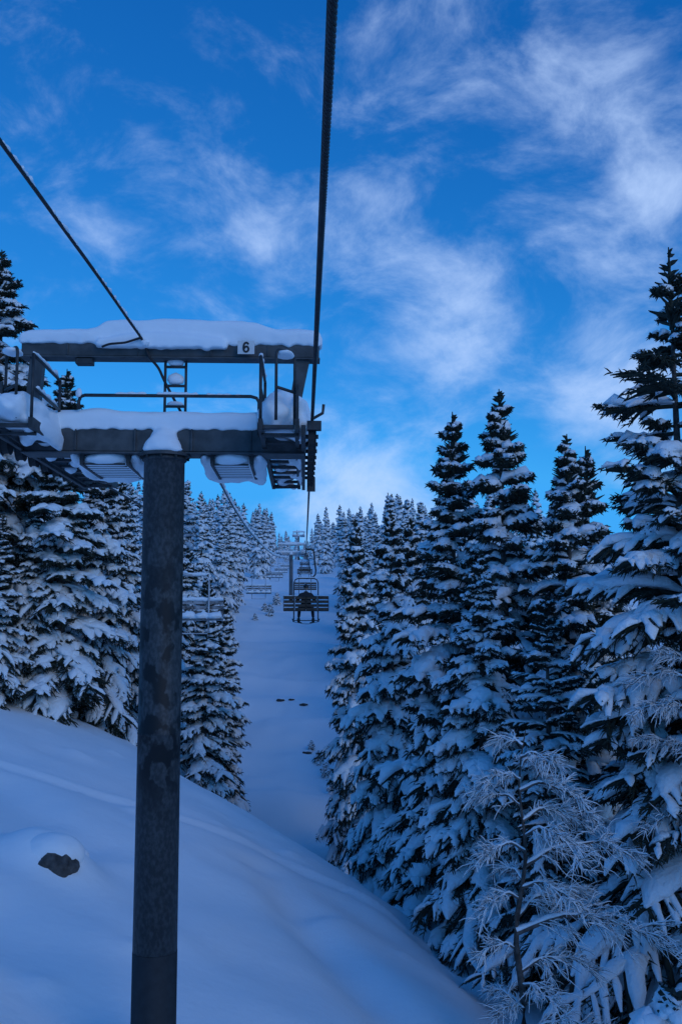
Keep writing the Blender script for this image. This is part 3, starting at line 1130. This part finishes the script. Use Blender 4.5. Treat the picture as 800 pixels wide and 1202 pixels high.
    def prof(x):
        px = 193 + x / .01037 * .985
        h = np.interp(px, [12, 27, 34, 60, 100, 112, 122, 140, 160, 185, 230, 280, 298, 312, 322, 345, 366, 380],
                      [.10, .13, .16, .165, .17, .20, .28, .30, .30, .325, .32, .31, .28, .235, .20, .19, .19, .17])
        return float(h) + .012 * noise.noise(Vector((x * 4, 1, 2)))
    loaf(s, xs, [prof(x) for x in xs], .05, .125, 8.660, 2, .03, .07, 11)
    loaf(s, [-.85 + 1.6 * i / 40 for i in range(41)], [.10 + .09 * math.sin(math.pi * i / 40) for i in range(41)], -.02, .13, 8.60, 5, .03, .05, 9)
    remeshed(s, 'snow_cap', M['snow'], t, .022, 2)
    s = MB()
    xs = [-1.60 + 3.2 * i / 80 for i in range(81)]
    loaf(s, xs, [.225 + .03 * noise.noise(Vector((x * 2.2, 7, 3))) + .03 * math.exp(-((x + .85) / .3) ** 2) for x in xs], .05, .19, 7.58, 9, .03, .05, 11)
    s.blob((0, -.19, 7.35), (.22, .15, .155), 33, .12, 1.4, 3, floor=7.29)
    s.blob((0, -.13, 7.45), (.17, .13, .14), 34, .12, 1.4, 3)
    s.blob((0, -.22, 7.31), (.25, .10, .05), 35, .3, 2.4, 3)
    remeshed(s, 'snow_cap', M['snow'], t, .022, 2)
    s = MB()
    for side, x, ya in ((-1, -1.26, -1.32), (1, 1.22, -1.32)):
        snow_strip(s, (x, ya, 8.18), (x, -.2, 8.18), .03, 11 + side)
        if side < 0:
            snow_strip(s, (x, ya + .15, 7.82), (x, -.2, 7.82), .03, 15)
    s.blob((1.48, -1.2, 8.215), (.11, .17, .035), 41, .2, 1.4, 2)
    s.blob((-1.52, -1.2, 8.215), (.11, .17, .035), 42, .2, 1.4, 2)
    s.build('snow_line', M['snow'], t, True)['kind'] = 'stuff'
    if sign:
        sg = MB().box((.985, -.150, 8.590), (.205, .008, .168), bev=.002).build('number_plate', M['plate_white'], t)
        P6 = [(.86, .80), (.76, .93), (.58, 1.0), (.40, .97), (.25, .86), (.16, .68), (.13, .45), (.15, .24), (.26, .08), (.48, .0),
              (.70, .05), (.84, .18), (.87, .32), (.81, .48), (.66, .57), (.48, .57), (.31, .49), (.20, .36)]
        dm = MB()
        vs, fs = [], []
        for i, q in enumerate(P6):
            q0, q1 = Vector(P6[max(i - 1, 0)]), Vector(P6[min(i + 1, len(P6) - 1)])
            nn = (q1 - q0).normalized()
            nn = Vector((-nn.y, nn.x)) * .012
            cx, cz = (q[0] - .5) * .082, (q[1] - .5) * .116
            for y in (-.003, .003):
                vs += [(cx + nn.x, y, cz + nn.y), (cx - nn.x, y, cz - nn.y)]
        for i in range(len(P6) - 1):
            o_ = i * 4
            fs += [(o_, o_ + 1, o_ + 5, o_ + 4), (o_ + 2, o_ + 6, o_ + 7, o_ + 3), (o_, o_ + 4, o_ + 6, o_ + 2), (o_ + 1, o_ + 3, o_ + 7, o_ + 5)]
        dm.add(vs, fs)
        d = dm.build('digit', M['digit_black'], sg)
        d.location = (.985, -.157, 8.590)
    return t


tower = build_tower()


def frost(o):
    swap = {'galvanised_steel': 'frosted_steel', 'dark_steel': 'frosted_steel', 'mast_steel': 'pale_steel', 'dark_wood': 'frosted_wood'}
    if o.type == 'MESH' and o.data.materials and o.data.materials[0].name in swap:
        o.material_slots[0].link = 'OBJECT'
        o.material_slots[0].material = M[swap[o.data.materials[0].name]]
    for g in o.children:
        frost(g)


def tower_copy(loc, label, scale=1.0):
    c = copy_tree(tower)
    c.location = loc
    c.scale = (scale,) * 3
    c['label'] = label

    frost(c)
    for ch in list(c.children):
        if ch.name.startswith('number_plate'):
            for g in list(ch.children):
                bpy.data.objects.remove(g)
            bpy.data.objects.remove(ch)
    return c


tower['group'] = 'towers carrying the lift ropes'
tower_copy((line_x(130) - 1.79, 130, 9.0 - 7.55), 'snow covered lift tower standing far up the piste, behind the skier on the chair')
tower_copy((line_x(300) - 1.79, 300, 26.0 - 7.55), 'farthest tiny lift tower showing its top above the second tower')

# ------------------------------------------------------------------ ropes and cable


def strand_rope(y0, y1, off, r, lay, per):
    n = int((y1 - y0) / lay * per)
    ys = np.linspace(y0, y1, n)
    cx = line_x(ys, off)
    cz = np.array([rope_z(y) for y in ys])
    P = []
    for k in range(6):
        a = 2 * np.pi * (ys / lay) + k * np.pi / 3
        P.append(np.stack([cx + .62 * r * np.cos(a), ys, cz + .62 * r * np.sin(a)], -1))
    return rings(np.array(P), np.array([[r * .40]]), nr=6)


def haul_rope(off, label, near_strands):
    ys = list(np.linspace(14 if near_strands else -30, 130, 90)) + list(np.linspace(133, 320, 50))
    P = np.array([[(line_x(y, off), y, rope_z(y)) for y in ys]])
    parts = [rings(P, np.array([[.0195]]), nr=8)]
    if near_strands:
        parts.append(strand_rope(-14, 14.2, off, .0195, .21, 14))
    o = link('haul_rope', mesh_np('haul_rope', *join_arrays(parts), mats=[M['rope']]))
    return tag(o, label, 'steel rope')


haul_rope(0, 'thick twisted steel rope running overhead down the middle of the picture', True)
haul_rope(-3.58, 'downhill steel rope passing under the left platform and behind the mast', False)


def ctrl_cable():
    e = empty('signal_cable', (0, 0, 0), 0, 'snow crusted thin cable slanting from the upper left down past the centre ladder', 'cable')
    a = [PT(-120, 2, 5.2), PT(0, 165, 6.6), PT(60, 248, 8.0), PT(118, 328, 9.7), PT(150, 374, 11.0), PT(168, 400, 11.85),
         PT(175, 418, 11.9), PT(186, 432, 12.0), PT(193, 447, 12.05), PT(205, 470, 12.15), PT(217, 492, 12.3)]
    b = [PT(217, 492, 12.3), PT(236, 528, 16), PT(255, 560, 23), PT(278, 602, 34), PT(300, 632, 50), PT(322, 652, 80), PT(338, 655, 124)]

    def smooth(pts, m=6):
        out = []
        for i in range(len(pts) - 1):
            p0 = pts[max(i - 1, 0)]; p1 = pts[i]; p2 = pts[i + 1]; p3 = pts[min(i + 2, len(pts) - 1)]
            for k in range(m):
                t = k / m
                out.append(.5 * ((2 * p1) + (p2 - p0) * t + (2 * p0 - 5 * p1 + 4 * p2 - p3) * t * t + (3 * p1 - p0 - 3 * p2 + p3) * t ** 3))
        return out + [pts[-1]]
    mb = MB()
    sa = smooth(a)
    mb.tube(sa, .017, 8)
    mb.tube(smooth(b), .02, 8)
    w = [PT(166, 396, 11.8), PT(157, 399, 11.78), PT(147, 402, 11.76), PT(137, 403, 11.75), PT(128, 404, 11.76), PT(120, 407, 11.8)]
    mb.tube(smooth(w), .014, 6)
    mb.build('jacket', M['cable'], e, True)
    s = MB()
    for i in range(3, 30, 1):
        if rng.random() < .85:
            snow_strip(s, sa[i] + Vector((.008, -.006, -.002)), sa[i].lerp(sa[i + 1], .9) + Vector((.008, -.006, -.002)), .022, i, 5)
    sb = smooth(b)
    for i in range(8, len(sb) - 1):
        snow_strip(s, sb[i], sb[i + 1], .045 + .0009 * sb[i].y, i, 8)
    s.blob(PT(170, 402, 11.8), (.05, .05, .04), 5, .3)
    s.build('snow_crust', M['snow'], e, True)['kind'] = 'stuff'


ctrl_cable()

# ------------------------------------------------------------------ chairs


def build_chair(snowy):
    c = empty('chair', (0, 0, 0))
    MB().box((0, 0, 0), (.06, .34, .09), bev=.01).build('grip', M['dark_steel'], c)
    MB().tube([(0, 0, -.03), (.22, 0, -.03), (.31, 0, -.07), (.345, 0, -.2), (.37, 0, -.6), (.42, 0, -.95), (.40, 0, -1.12),
               (.32, 0, -1.22), (.18, 0, -1.28), (0, 0, -1.30)], .035, 8).build('hanger', M['dark_steel'], c, True)
    w = .52
    MB().tube([(-w, -.06, -3.05), (-w, -.06, -2.7), (-w, -.10, -1.5), (-w + .05, -.1, -1.36), (-w + .18, -.1, -1.30), (w - .18, -.1, -1.30),
               (w - .05, -.1, -1.36), (w, -.10, -1.5), (w, -.06, -2.7), (w, -.06, -3.05)], .026, 8).build('frame', M['dark_steel'], c, True)
    MB().tube([(-w, -.05, -2.66), (-w, .32, -2.63)], .022, 6).build('seat_support', M['dark_steel'], c)
    MB().tube([(w, -.05, -2.66), (w, .32, -2.63)], .022, 6).build('seat_support', M['dark_steel'], c)
    fr = MB().tube([(-w, -.02, -3.05), (-w, .35, -3.10), (w, .35, -3.10), (w, -.02, -3.05)], .02, 6).build('footrest', M['dark_steel'], c)
    for k in range(4):
        x = -.735 + .49 * k
        fm = MB().tube([(x - .225, -.17, -2.69), (x - .225, -.17, -2.075), (x + .225, -.17, -2.075), (x + .225, -.17, -2.69)], .017, 4)
        pf = fm.build('back_panel', M['wood'], c)
        for j in range(4):
            MB().box((x, -.168, -2.135 - .163 * j), (.42, .022, .115 if j != 3 else .13), rot=(R(-4), 0, 0)).build('back_slat', M['wood'], pf)
        sp = MB().box((x, .10, -2.65), (.45, .44, .035), bev=.006).build('seat_panel', M['wood'], c)
    MB().tube([(-.96, -.19, -2.07), (.96, -.19, -2.07)], .018, 6).build('back_rail', M['dark_steel'], c)
    MB().tube([(-.96, -.19, -2.69), (.96, -.19, -2.69)], .018, 6).build('back_rail', M['dark_steel'], c)
    s = MB()
    if snowy:
        for k in range(4):
            s.blob((-.70 + .45 * k + .06 * math.sin(k * 5), .2, -2.56), (.22, .22, .10), 100 + k, .25, 1.4, 3, floor=-2.632)
        loaf(s, [-.95 + 1.9 * i / 30 for i in range(31)], [.17 + .05 * math.sin(i * .9) + .03 * math.sin(i * 2.3) for i in range(31)], .08, .22, -2.632, 16, .05, .04, 9)
        loaf(s, [-.97 + 1.94 * i / 24 for i in range(25)], [.09 + .02 * math.sin(i * 1.7) for i in range(25)], -.17, .05, -2.07, 6, .02, .03, 7)
        loaf(s, [-.44 + .88 * i / 14 for i in range(15)], [.08] * 15, -.1, .035, -1.285, 8, .015, .02, 7)
        snow_strip(s, (.05, 0, -1.27), (.36, 0, -1.17), .04, 4)
    else:
        snow_strip(s, (-.95, -.19, -2.06), (-.35, -.19, -2.06), .02, 4)
        snow_strip(s, (.4, -.19, -2.06), (.95, -.19, -2.06), .02, 7)
        snow_strip(s, (-.44, -.1, -1.28), (.44, -.1, -1.28), .03, 8)
        for k in range(4):
            s.blob((-.735 + .49 * k, .22, -2.60), (.2, .08, .03), 110 + k, .2)
    s.build('snow_load', M['snow'], c, True)['kind'] = 'stuff'
    return c


YU = [43.0, 86.0, 128.0, 166.0, 205.0, 244.0]
YD = [31.2, 77.0, 118.0, 150.0, 186.0, 222.0, 258.0]
chair = build_chair(False)
snow_chair = build_chair(True)
up_lab = ['wide slatted chair carrying the skier up the slope', 'chair riding directly ahead of the occupied chair',
          'third chair up the right rope', 'fourth small chair up the right rope, near the second tower',
          'fifth tiny chair up the right rope beyond the second tower', 'last tiny chair up the right rope']
dn_lab = ['empty snow covered chair just right of the mast', 'empty dark chair left of the piste centre coming downhill',
          'third empty chair coming down left of the second tower', 'fourth empty chair coming down beside the second tower',
          'fifth tiny empty chair coming down the left rope', 'sixth tiny empty chair coming down the left rope',
          'last tiny empty chair high on the left rope']
for i, y in enumerate(YU):
    o = chair if i == 0 else copy_tree(chair)
    o.location = (line_x(y), y, rope_z(y) - .02)
    o.rotation_euler = (0, 0, YAW)
    tag(o, up_lab[i], 'chairlift chair', 'chairs going up the right rope')
for i, y in enumerate(YD):
    o = snow_chair if i == 0 else copy_tree(snow_chair)
    o.location = (line_x(y, -3.58), y, rope_z(y) - .02)
    o.rotation_euler = (0, 0, YAW + math.pi)
    frost(o)
    tag(o, dn_lab[i], 'chairlift chair', 'empty chairs coming down the left rope')

# ------------------------------------------------------------------ the skier on the chair


def skin_body(name, pts, edges, radii, material, parent, levels=2, root=0):
    me = bpy.data.meshes.new(name)
    me.from_pydata(pts, edges, [])
    o = bpy.data.objects.new(name, me)
    col.objects.link(o)
    sk = o.modifiers.new('skin', 'SKIN')
    sk.use_smooth_shade = True
    for i, v in enumerate(me.skin_vertices[0].data):
        v.radius = radii[i] if isinstance(radii[i], (tuple, list)) else (radii[i],) * 2
        v.use_root = i == root
    sub = o.modifiers.new('sub', 'SUBSURF')
    sub.levels = levels
    dg = bpy.context.evaluated_depsgraph_get()
    m2 = bpy.data.meshes.new_from_object(o.evaluated_get(dg))
    bpy.data.objects.remove(o)
    m2.materials.clear()
    m2.materials.append(material)
    m2.polygons.foreach_set('use_smooth', [True] * len(m2.polygons))
    return link(name, m2, parent)


def build_skier():
    root = empty('person', (line_x(43), 43, rope_z(43) - 2.66), YAW,
                 'skier in bulky dark clothing and helmet sitting on the slatted chair, seen from behind', 'person')
    P, E, Rr = [], [], []

    def add(p, r, parent=None):
        P.append(p); Rr.append(r)
        if parent is not None:
            E.append((parent, len(P) - 1))
        return len(P) - 1
    pel = add((0, .02, .14), (.19, .15))
    ab = add((0, -.01, .34), (.18, .14), pel)
    ch = add((0, .0, .54), (.215, .15), ab)
    nk = add((0, .03, .70), .085, ch)
    add((0, .05, .77), .07, nk)
    for s in (-1, 1):
        sh = add((s * .20, .01, .60), .09, ch)
        el = add((s * .33, .14, .38), .072, sh)
        wr = add((s * .26, .40, .34), .05, el)
        hand = add((s * .24, .46, .345), (.045, .03), wr)
        for f in range(4):
            k = add((s * (.205 + .022 * f), .52, .352 - .004 * abs(f - 1)), .012, hand)
            add((s * (.205 + .022 * f), .545, .325), .010, k)
        th = add((s * .19, .48, .315), .012, hand)
        add((s * .175, .51, .32), .010, th)
        hp = add((s * .12, .08, .11), .105, pel)
        kn = add((s * .24, .46, .10), .075, hp)
        an = add((s * .27, .44, -.33), .055, kn)
    skin_body('body', P, E, Rr, M['jacket'], root, 2, 0)
    # head with face turned uphill
    hd = MB()
    bm = bmesh.new()
    bmesh.ops.create_icosphere(bm, subdivisions=4, radius=1)
    for v in bm.verts:
        x, y, z = v.co
        p = Vector((x * .076, y * .095, z * .115))
        if z < -.2:
            p.x *= 1 - .28 * (-z - .2)
            p.y += .012 * (-z)
        if y > .6:
            for ex in (-.38, .38):
                d = (x - ex) ** 2 + (z - .05) ** 2
                p.y -= .012 * math.exp(-d / .02)
            p.y += .026 * math.exp(-(x / .13) ** 2 - ((z + .18) / .16) ** 2)
            p.y += .006 * math.exp(-(x / .25) ** 2 - ((z + .52) / .07) ** 2)
        for ex in (-1, 1):
            d = (x - ex) ** 2 + (y + .05) ** 2 * 2 + (z - .0) ** 2
            p.x += ex * .016 * math.exp(-d / .05)
        v.co = p + Vector((0, .065, .90))
    bm.verts.index_update()
    hd.add([v.co for v in bm.verts], [[v.index for v in f.verts] for f in bm.faces])
    bm.free()
    hd.build('head', M['skin'], root, True)
    hm = MB()
    bm = bmesh.new()
    bmesh.ops.create_icosphere(bm, subdivisions=4, radius=1)
    for v in bm.verts:
        x, y, z = v.co
        zz = max(z, -.25 if y < .35 else .22)
        v.co = Vector((x * .108, y * .128 + .055, zz * .12 + .93))
    bm.verts.index_update()
    hm.add([v.co for v in bm.verts], [[v.index for v in f.verts] for f in bm.faces])
    bm.free()
    hm.build('helmet', M['helmet'], root, True)
    for s in (-1, 1):
        MB().blob((s * .272, .49, -.42), (.065, .16, .12), 3, .06, 1, 3).build('ski_boot', M['helmet'], root, True)
    root.scale = (1.16, 1.1, 1.05)
    W = (Matrix.Translation(root.location) @ Matrix.Rotation(YAW, 4, 'Z'))
    for s in (-1, 1):
        e = MB()
        n = 18
        rows = []
        for i in range(n + 1):
            t = i / n
            y = -.72 + 1.62 * t
            hw = .042 + .012 * math.cos((t - .5) * 2 * math.pi * .9 + math.pi) * 1
            if t > .94:
                hw *= .55
            z = .0 + (.12 * ((t - .88) / .12) ** 2 if t > .88 else 0) + (.02 * ((.06 - t) / .06) if t < .06 else 0)
            rows.append((y, hw, z))
        vs, fs = [], []
        for (y, hw, z) in rows:
            vs += [(-hw, y, z), (hw, y, z), (hw, y, z + .014), (-hw, y, z + .014)]
        for i in range(n):
            for k in range(4):
                k2 = (k + 1) % 4
                fs.append((i * 4 + k, i * 4 + k2, i * 4 + 4 + k2, i * 4 + 4 + k))
        fs += [(3, 2, 1, 0), (n * 4, n * 4 + 1, n * 4 + 2, n * 4 + 3)]
        e.add(vs, fs)
        o = e.build('ski', M['ski'])
        MB().box((0, -.02, .035), (.06, .34, .035)).build('binding', M['dark_steel'], o)
        o.location = W @ Vector((s * .272, .49, -.575))
        o.rotation_euler = (R(4), 0, YAW - s * R(21))
        tag(o, 'dark ski pointing outward to the %s under the seated skier' % ('right' if s > 0 else 'left'), 'ski', 'pair of skis on the skier')


build_skier()

# ------------------------------------------------------------------ rocks, saplings, bare trees


def build_rock(name, c, rad, seed, label, cap=None, group=None):
    e = empty(name, c, 0, label, 'rock', group)
    MB().blob((0, 0, 0), rad, seed, .22, 1.2, 4).build('stone', M['rock'], e, False)
    s = MB()
    for cc, rr, sd in cap or []:
        s.blob(cc, rr, sd, .07, 1.0, 4)
    if cap:
        remeshed(s, 'snow_cap', M['snow'], e, .035, 6)
    return e


bp_ = BOULDER
zb = gz(bp_[0], bp_[1]) - .55
build_rock('boulder', (bp_[0] + .20, bp_[1] - .50, zb + .02), (.46, .34, .34), 9,
           'dark boulder with a round snow hood on the near bank left of the mast',
           [((-.08, .20, .22), (.56, .40, .34), 1), ((.12, .26, .14), (.34, .36, .28), 3), ((-.28, .45, .16), (.60, .46, .30), 2), ((-.25, .75, .0), (.7, .5, .30), 4)],
           'rocks poking out of the snow')
for i, (px, py, D, r, lab) in enumerate([(330, 824, 78, .2, 'left one of the small dark stones in mid piste'), (343, 821, 79, .15, 'middle one of the small dark stones in mid piste'),
                                         (357, 826, 77, .2, 'right one of the small dark stones in mid piste'),
                                         (361, 884, 60, .2, 'small dark stone at the right side of the lower piste'),
                                         (384, 905, 56, .3, 'low snowy stone below the trees at the right piste edge')]):
    x = PT(px, py, D).x
    # find the distance where the ground is seen at this height
    el = PITCH + math.atan((601 - py) / FPX)
    best = min(np.arange(40, 120, .5), key=lambda d: abs(gz((px - 400) / FPX * d, d) - d * math.tan(el)))
    x = (px - 400) / FPX * best
    build_rock('stone', (x, best, gz(x, best) + .02), (r * 1.5, r, r * .62), 20 + i, lab, [((.0, r * .25, r * .40), (r * 1.35, r * .95, r * .42), 5 + i), ((r * .9, r * .3, r * .2), (r * .9, r * .8, r * .4), 15 + i)], 'rocks poking out of the snow')

def sight(px, py, lo=40, hi=170):
    """Distance at which the slope is met along a line of sight."""
    el = PITCH + math.atan((601 - py) / FPX)
    return float(min(np.arange(lo, hi, .5), key=lambda d: abs(gz((px - 400) / FPX * d, d) - d * math.tan(el))))


SL = [(317, 716, 96, 1.9, 'small snowy sapling on the piste left of the occupied chair'), (311, 711, 104, 1.5, 'smaller snowy sapling on the piste by the second empty chair'),
      (325, 704, 112, 2.2, 'snow covered sapling beside the foot of the second tower'), (300, 722, 90, 1.2, 'lone low sapling near the left piste edge')]
SL += [(366, 876, 0, 1.0, 'low snowy brush highest in the row along the right piste edge'), (374, 892, 0, 1.2, 'second snowy brush down along the right piste edge'),
       (383, 908, 0, 1.3, 'third snowy brush down along the right piste edge'), (392, 926, 0, 1.4, 'lowest snowy brush along the right piste edge')]
for i, (px, py, D, h, lab) in enumerate(SL):
    D = sight(px, py + 6)
    x = (px - 400) / FPX * D
    plant(SAPL, 1.6, x, D, h * .72, i * 1.4, 1.2, lab, 'young spruces on the piste', name='spruce_sapling', cat='sapling')
p = PT(782, 1180, 13.2)
plant(SAPL, 1.6, p.x, 13.2, p.z - gz(p.x, 13.2) + .25, .5, 1.0, 'little snow hooded sapling with a thin leader in the bottom right corner', 'young spruces on the piste',
      name='spruce_sapling', cat='sapling')
p = TL(78, 430, 13.5)


def bare_tree(name, loc, H, seed, limbs, label, lean=(0, 0)):
    """Leafless birch: trunk, bowed limbs with hanging twigs, snow lying on all of it."""
    rg = np.random.default_rng(seed)
    e = empty(name, loc, 0, label, 'tree', 'bare frosted birches at the right')
    n = 14
    tp = np.array([[lean[0] * (k / n) ** 1.5 * H + .06 * math.sin(k * 1.1 + seed), lean[1] * (k / n) ** 1.5 * H + .05 * math.cos(k * .9), H * k / n - .3] for k in range(n + 1)])
    tr = np.interp(np.linspace(0, 1, n + 1), [0, 1], [H * .0135, .008])
    v, q = rings(tp[None], tr[None], nr=8)
    link('trunk', mesh_np('birch_trunk', v, q, mats=[M['bark']]), e)
    snow_parts, twig_parts = [], []
    sp = tp[None].copy()
    sp[..., 0] -= tr * .8
    for (hf, azd, L_, up, dr) in limbs:
        a = math.radians(azd + rg.normal(0, 14))
        L_ = L_ * rg.uniform(.7, 1.12)
        up, dr = up + rg.normal(0, .12), dr * rg.uniform(.6, 1.15)
        b0 = np.array([np.interp(hf * H - .3, tp[:, 2], tp[:, k]) for k in (0, 1)] + [hf * H - .3])
        K = 12
        s = np.linspace(0, 1, K)
        d = np.array([math.cos(a), math.sin(a), 0])
        sd = np.array([-math.sin(a), math.cos(a), 0])
        wob = rg.normal(0, .05, K).cumsum() * .5
        P = b0 + d * (L_ * s)[:, None] + sd * (wob * L_ * s)[:, None] + np.array([0, 0, 1.0]) * (L_ * (up * s - dr * s ** 2.2) + .02 * np.sin(s * 14 + seed))[:, None]
        r = np.interp(s, [0, 1], [.012 + .011 * L_, .005])
        v, q = rings(P[None], r[None], nr=6)
        link('branch', mesh_np('birch_branch', v, q, mats=[M['twig']]), e)
        S = P.copy()
        rs = r * rg.uniform(.3, 1.35, K) + .004
        rs[-1] = .004
        S[:, 2] += r + rs * .15
        snow_parts.append(rings(S[None], rs[None] * 1.15, rs[None], rs[None] * .45, 7))
        # twigs
        nt_ = int(20 * L_ + 8)
        s0 = rg.uniform(.12, 1.0, nt_)
        B0 = np.stack([np.interp(s0, s, P[:, k]) for k in range(3)], -1)
        sg = rg.choice([-1, 1], nt_)
        fa = rg.uniform(.35, 1.1, nt_)
        dv = d * np.cos(fa)[:, None] + sd * (np.sin(fa) * sg)[:, None] + np.array([0, 0, 1.0]) * rg.uniform(-.3, .75, nt_)[:, None]
        l1 = L_ * rg.uniform(.10, .32, nt_) * (1.1 - .5 * s0)
        q_ = np.linspace(0, 1, 6)
        T = B0[:, None, :] + dv[:, None, :] * (l1[:, None] * q_)[..., None] - np.array([0, 0, 1.0]) * (l1[:, None] * rg.uniform(.05, .75, nt_)[:, None] * q_ ** 2)[..., None]
        T += np.cumsum(rg.normal(0, .014, T.shape), 1) * q_[None, :, None]
        tr_ = np.interp(q_, [0, 1], [.0085, .003])[None].repeat(nt_, 0)
        twig_parts.append(rings(T, tr_, nr=4))
        S = T.copy()
        rs = rg.uniform(.004, .015, (nt_, 1)) * np.interp(q_, [0, .5, 1], [1, 1, .5]) * rg.uniform(.6, 1.4, (nt_, 6))
        S[..., 2] += rs * .6 + .003
        snow_parts.append(rings(S, rs * 1.2, rs, rs * .5, 5))
        # second order, fine and hanging
        m = 12
        u = rg.uniform(.15, 1.0, (nt_, m))
        fi = u * 5
        i0 = np.clip(fi.astype(int), 0, 4)
        fr = (fi - i0)[..., None]
        rows = np.arange(nt_)[:, None]
        C0 = (T[rows, i0] * (1 - fr) + T[rows, i0 + 1] * fr).reshape(-1, 3)
        nc = len(C0)
        dd = np.repeat(dv, m, 0) * rg.uniform(.45, 1.1, (nc, 1)) + rg.normal(0, .38, (nc, 3)) + np.array([0, 0, -.1])
        l2 = rg.uniform(.05, .22, nc)
        q3 = np.linspace(0, 1, 4)
        C = C0[:, None, :] + dd[:, None, :] * (l2[:, None] * q3)[..., None] - np.array([0, 0, 1.0]) * (l2[:, None] * .4 * q3 ** 2)[..., None]
        C += np.cumsum(rg.normal(0, .012, C.shape), 1) * q3[None, :, None]
        twig_parts.append(rings(C, np.interp(q3, [0, 1], [.005, .002])[None].repeat(nc, 0), nr=3))
        hv = rg.random(nc) < .85
        S = C[hv].copy()
        rs = rg.uniform(.003, .0095, (len(S), 1)) * np.array([[1, 1.1, .9, .4]])
        S[..., 2] += rs * .5
        snow_parts.append(rings(S, rs * 1.1, rs, rs * .5, 4))
    v, q = join_arrays(twig_parts)
    tag(link('twigs', mesh_np('birch_twigs', v, q, mats=[M['twig']]), e), kind='stuff')
    v, q = join_arrays(snow_parts)
    link('snow_load', mesh_np('birch_snow', v, q, mats=[M['tree_snow']]), e)
    return e


bx = PT(608, 1190, 15.5).x
limbs = [(.10, 200, .8, .1, .4), (.16, 172, 1.05, .35, .55), (.20, -12, 1.5, .5, .75), (.26, 100, .8, .4, .5), (.27, 190, .7, .5, .7), (.33, -70, .9, .4, .6), (.36, 8, 1.3, .5, .9),
         (.42, 172, .8, .5, .8), (.46, -3, 2.3, .42, .62), (.50, 30, 1.4, .5, .8), (.55, 188, .75, .55, .8), (.58, -20, 1.5, .5, .75), (.60, 130, .7, .6, .7),
         (.64, 2, 2.1, .45, .60), (.68, 180, .75, .6, .9), (.72, -40, 1.0, .6, .9), (.76, 20, 1.3, .55, .8), (.80, 170, .7, .6, .95), (.84, -10, 1.1, .5, .8), (.87, 190, .6, .6, .9),
         (.90, 40, .7, .6, .9), (.93, -30, .6, .5, .8), (.96, 150, .4, .6, .9)]
zt = PT(640, 850, 15.5).z
bare_tree('birch_tree', (bx, 15.5, gz(bx, 15.5)), zt - gz(bx, 15.5) + .2, 4, limbs, 'bare frosted birch with snowy twigs in front of the lower right spruces', (.03, .0))
limbs2 = [(.66, 190, 1.3, .45, .5), (.78, 172, 1.6, .5, .55), (.86, 200, 1.1, .5, .6), (.93, 178, 1.2, .45, .6), (.97, 165, .8, .4, .6),
          (.74, 20, .9, .5, .6), (.90, -20, .8, .5, .6)]
p2 = PT(838, 738, 17.0)
bare_tree('birch_tree', (p2.x, 17.0, gz(p2.x, 17.0)), p2.z - gz(p2.x, 17.0), 9, limbs2, 'taller bare birch at the right edge arching its frosted limbs to the left', (-.05, .0))
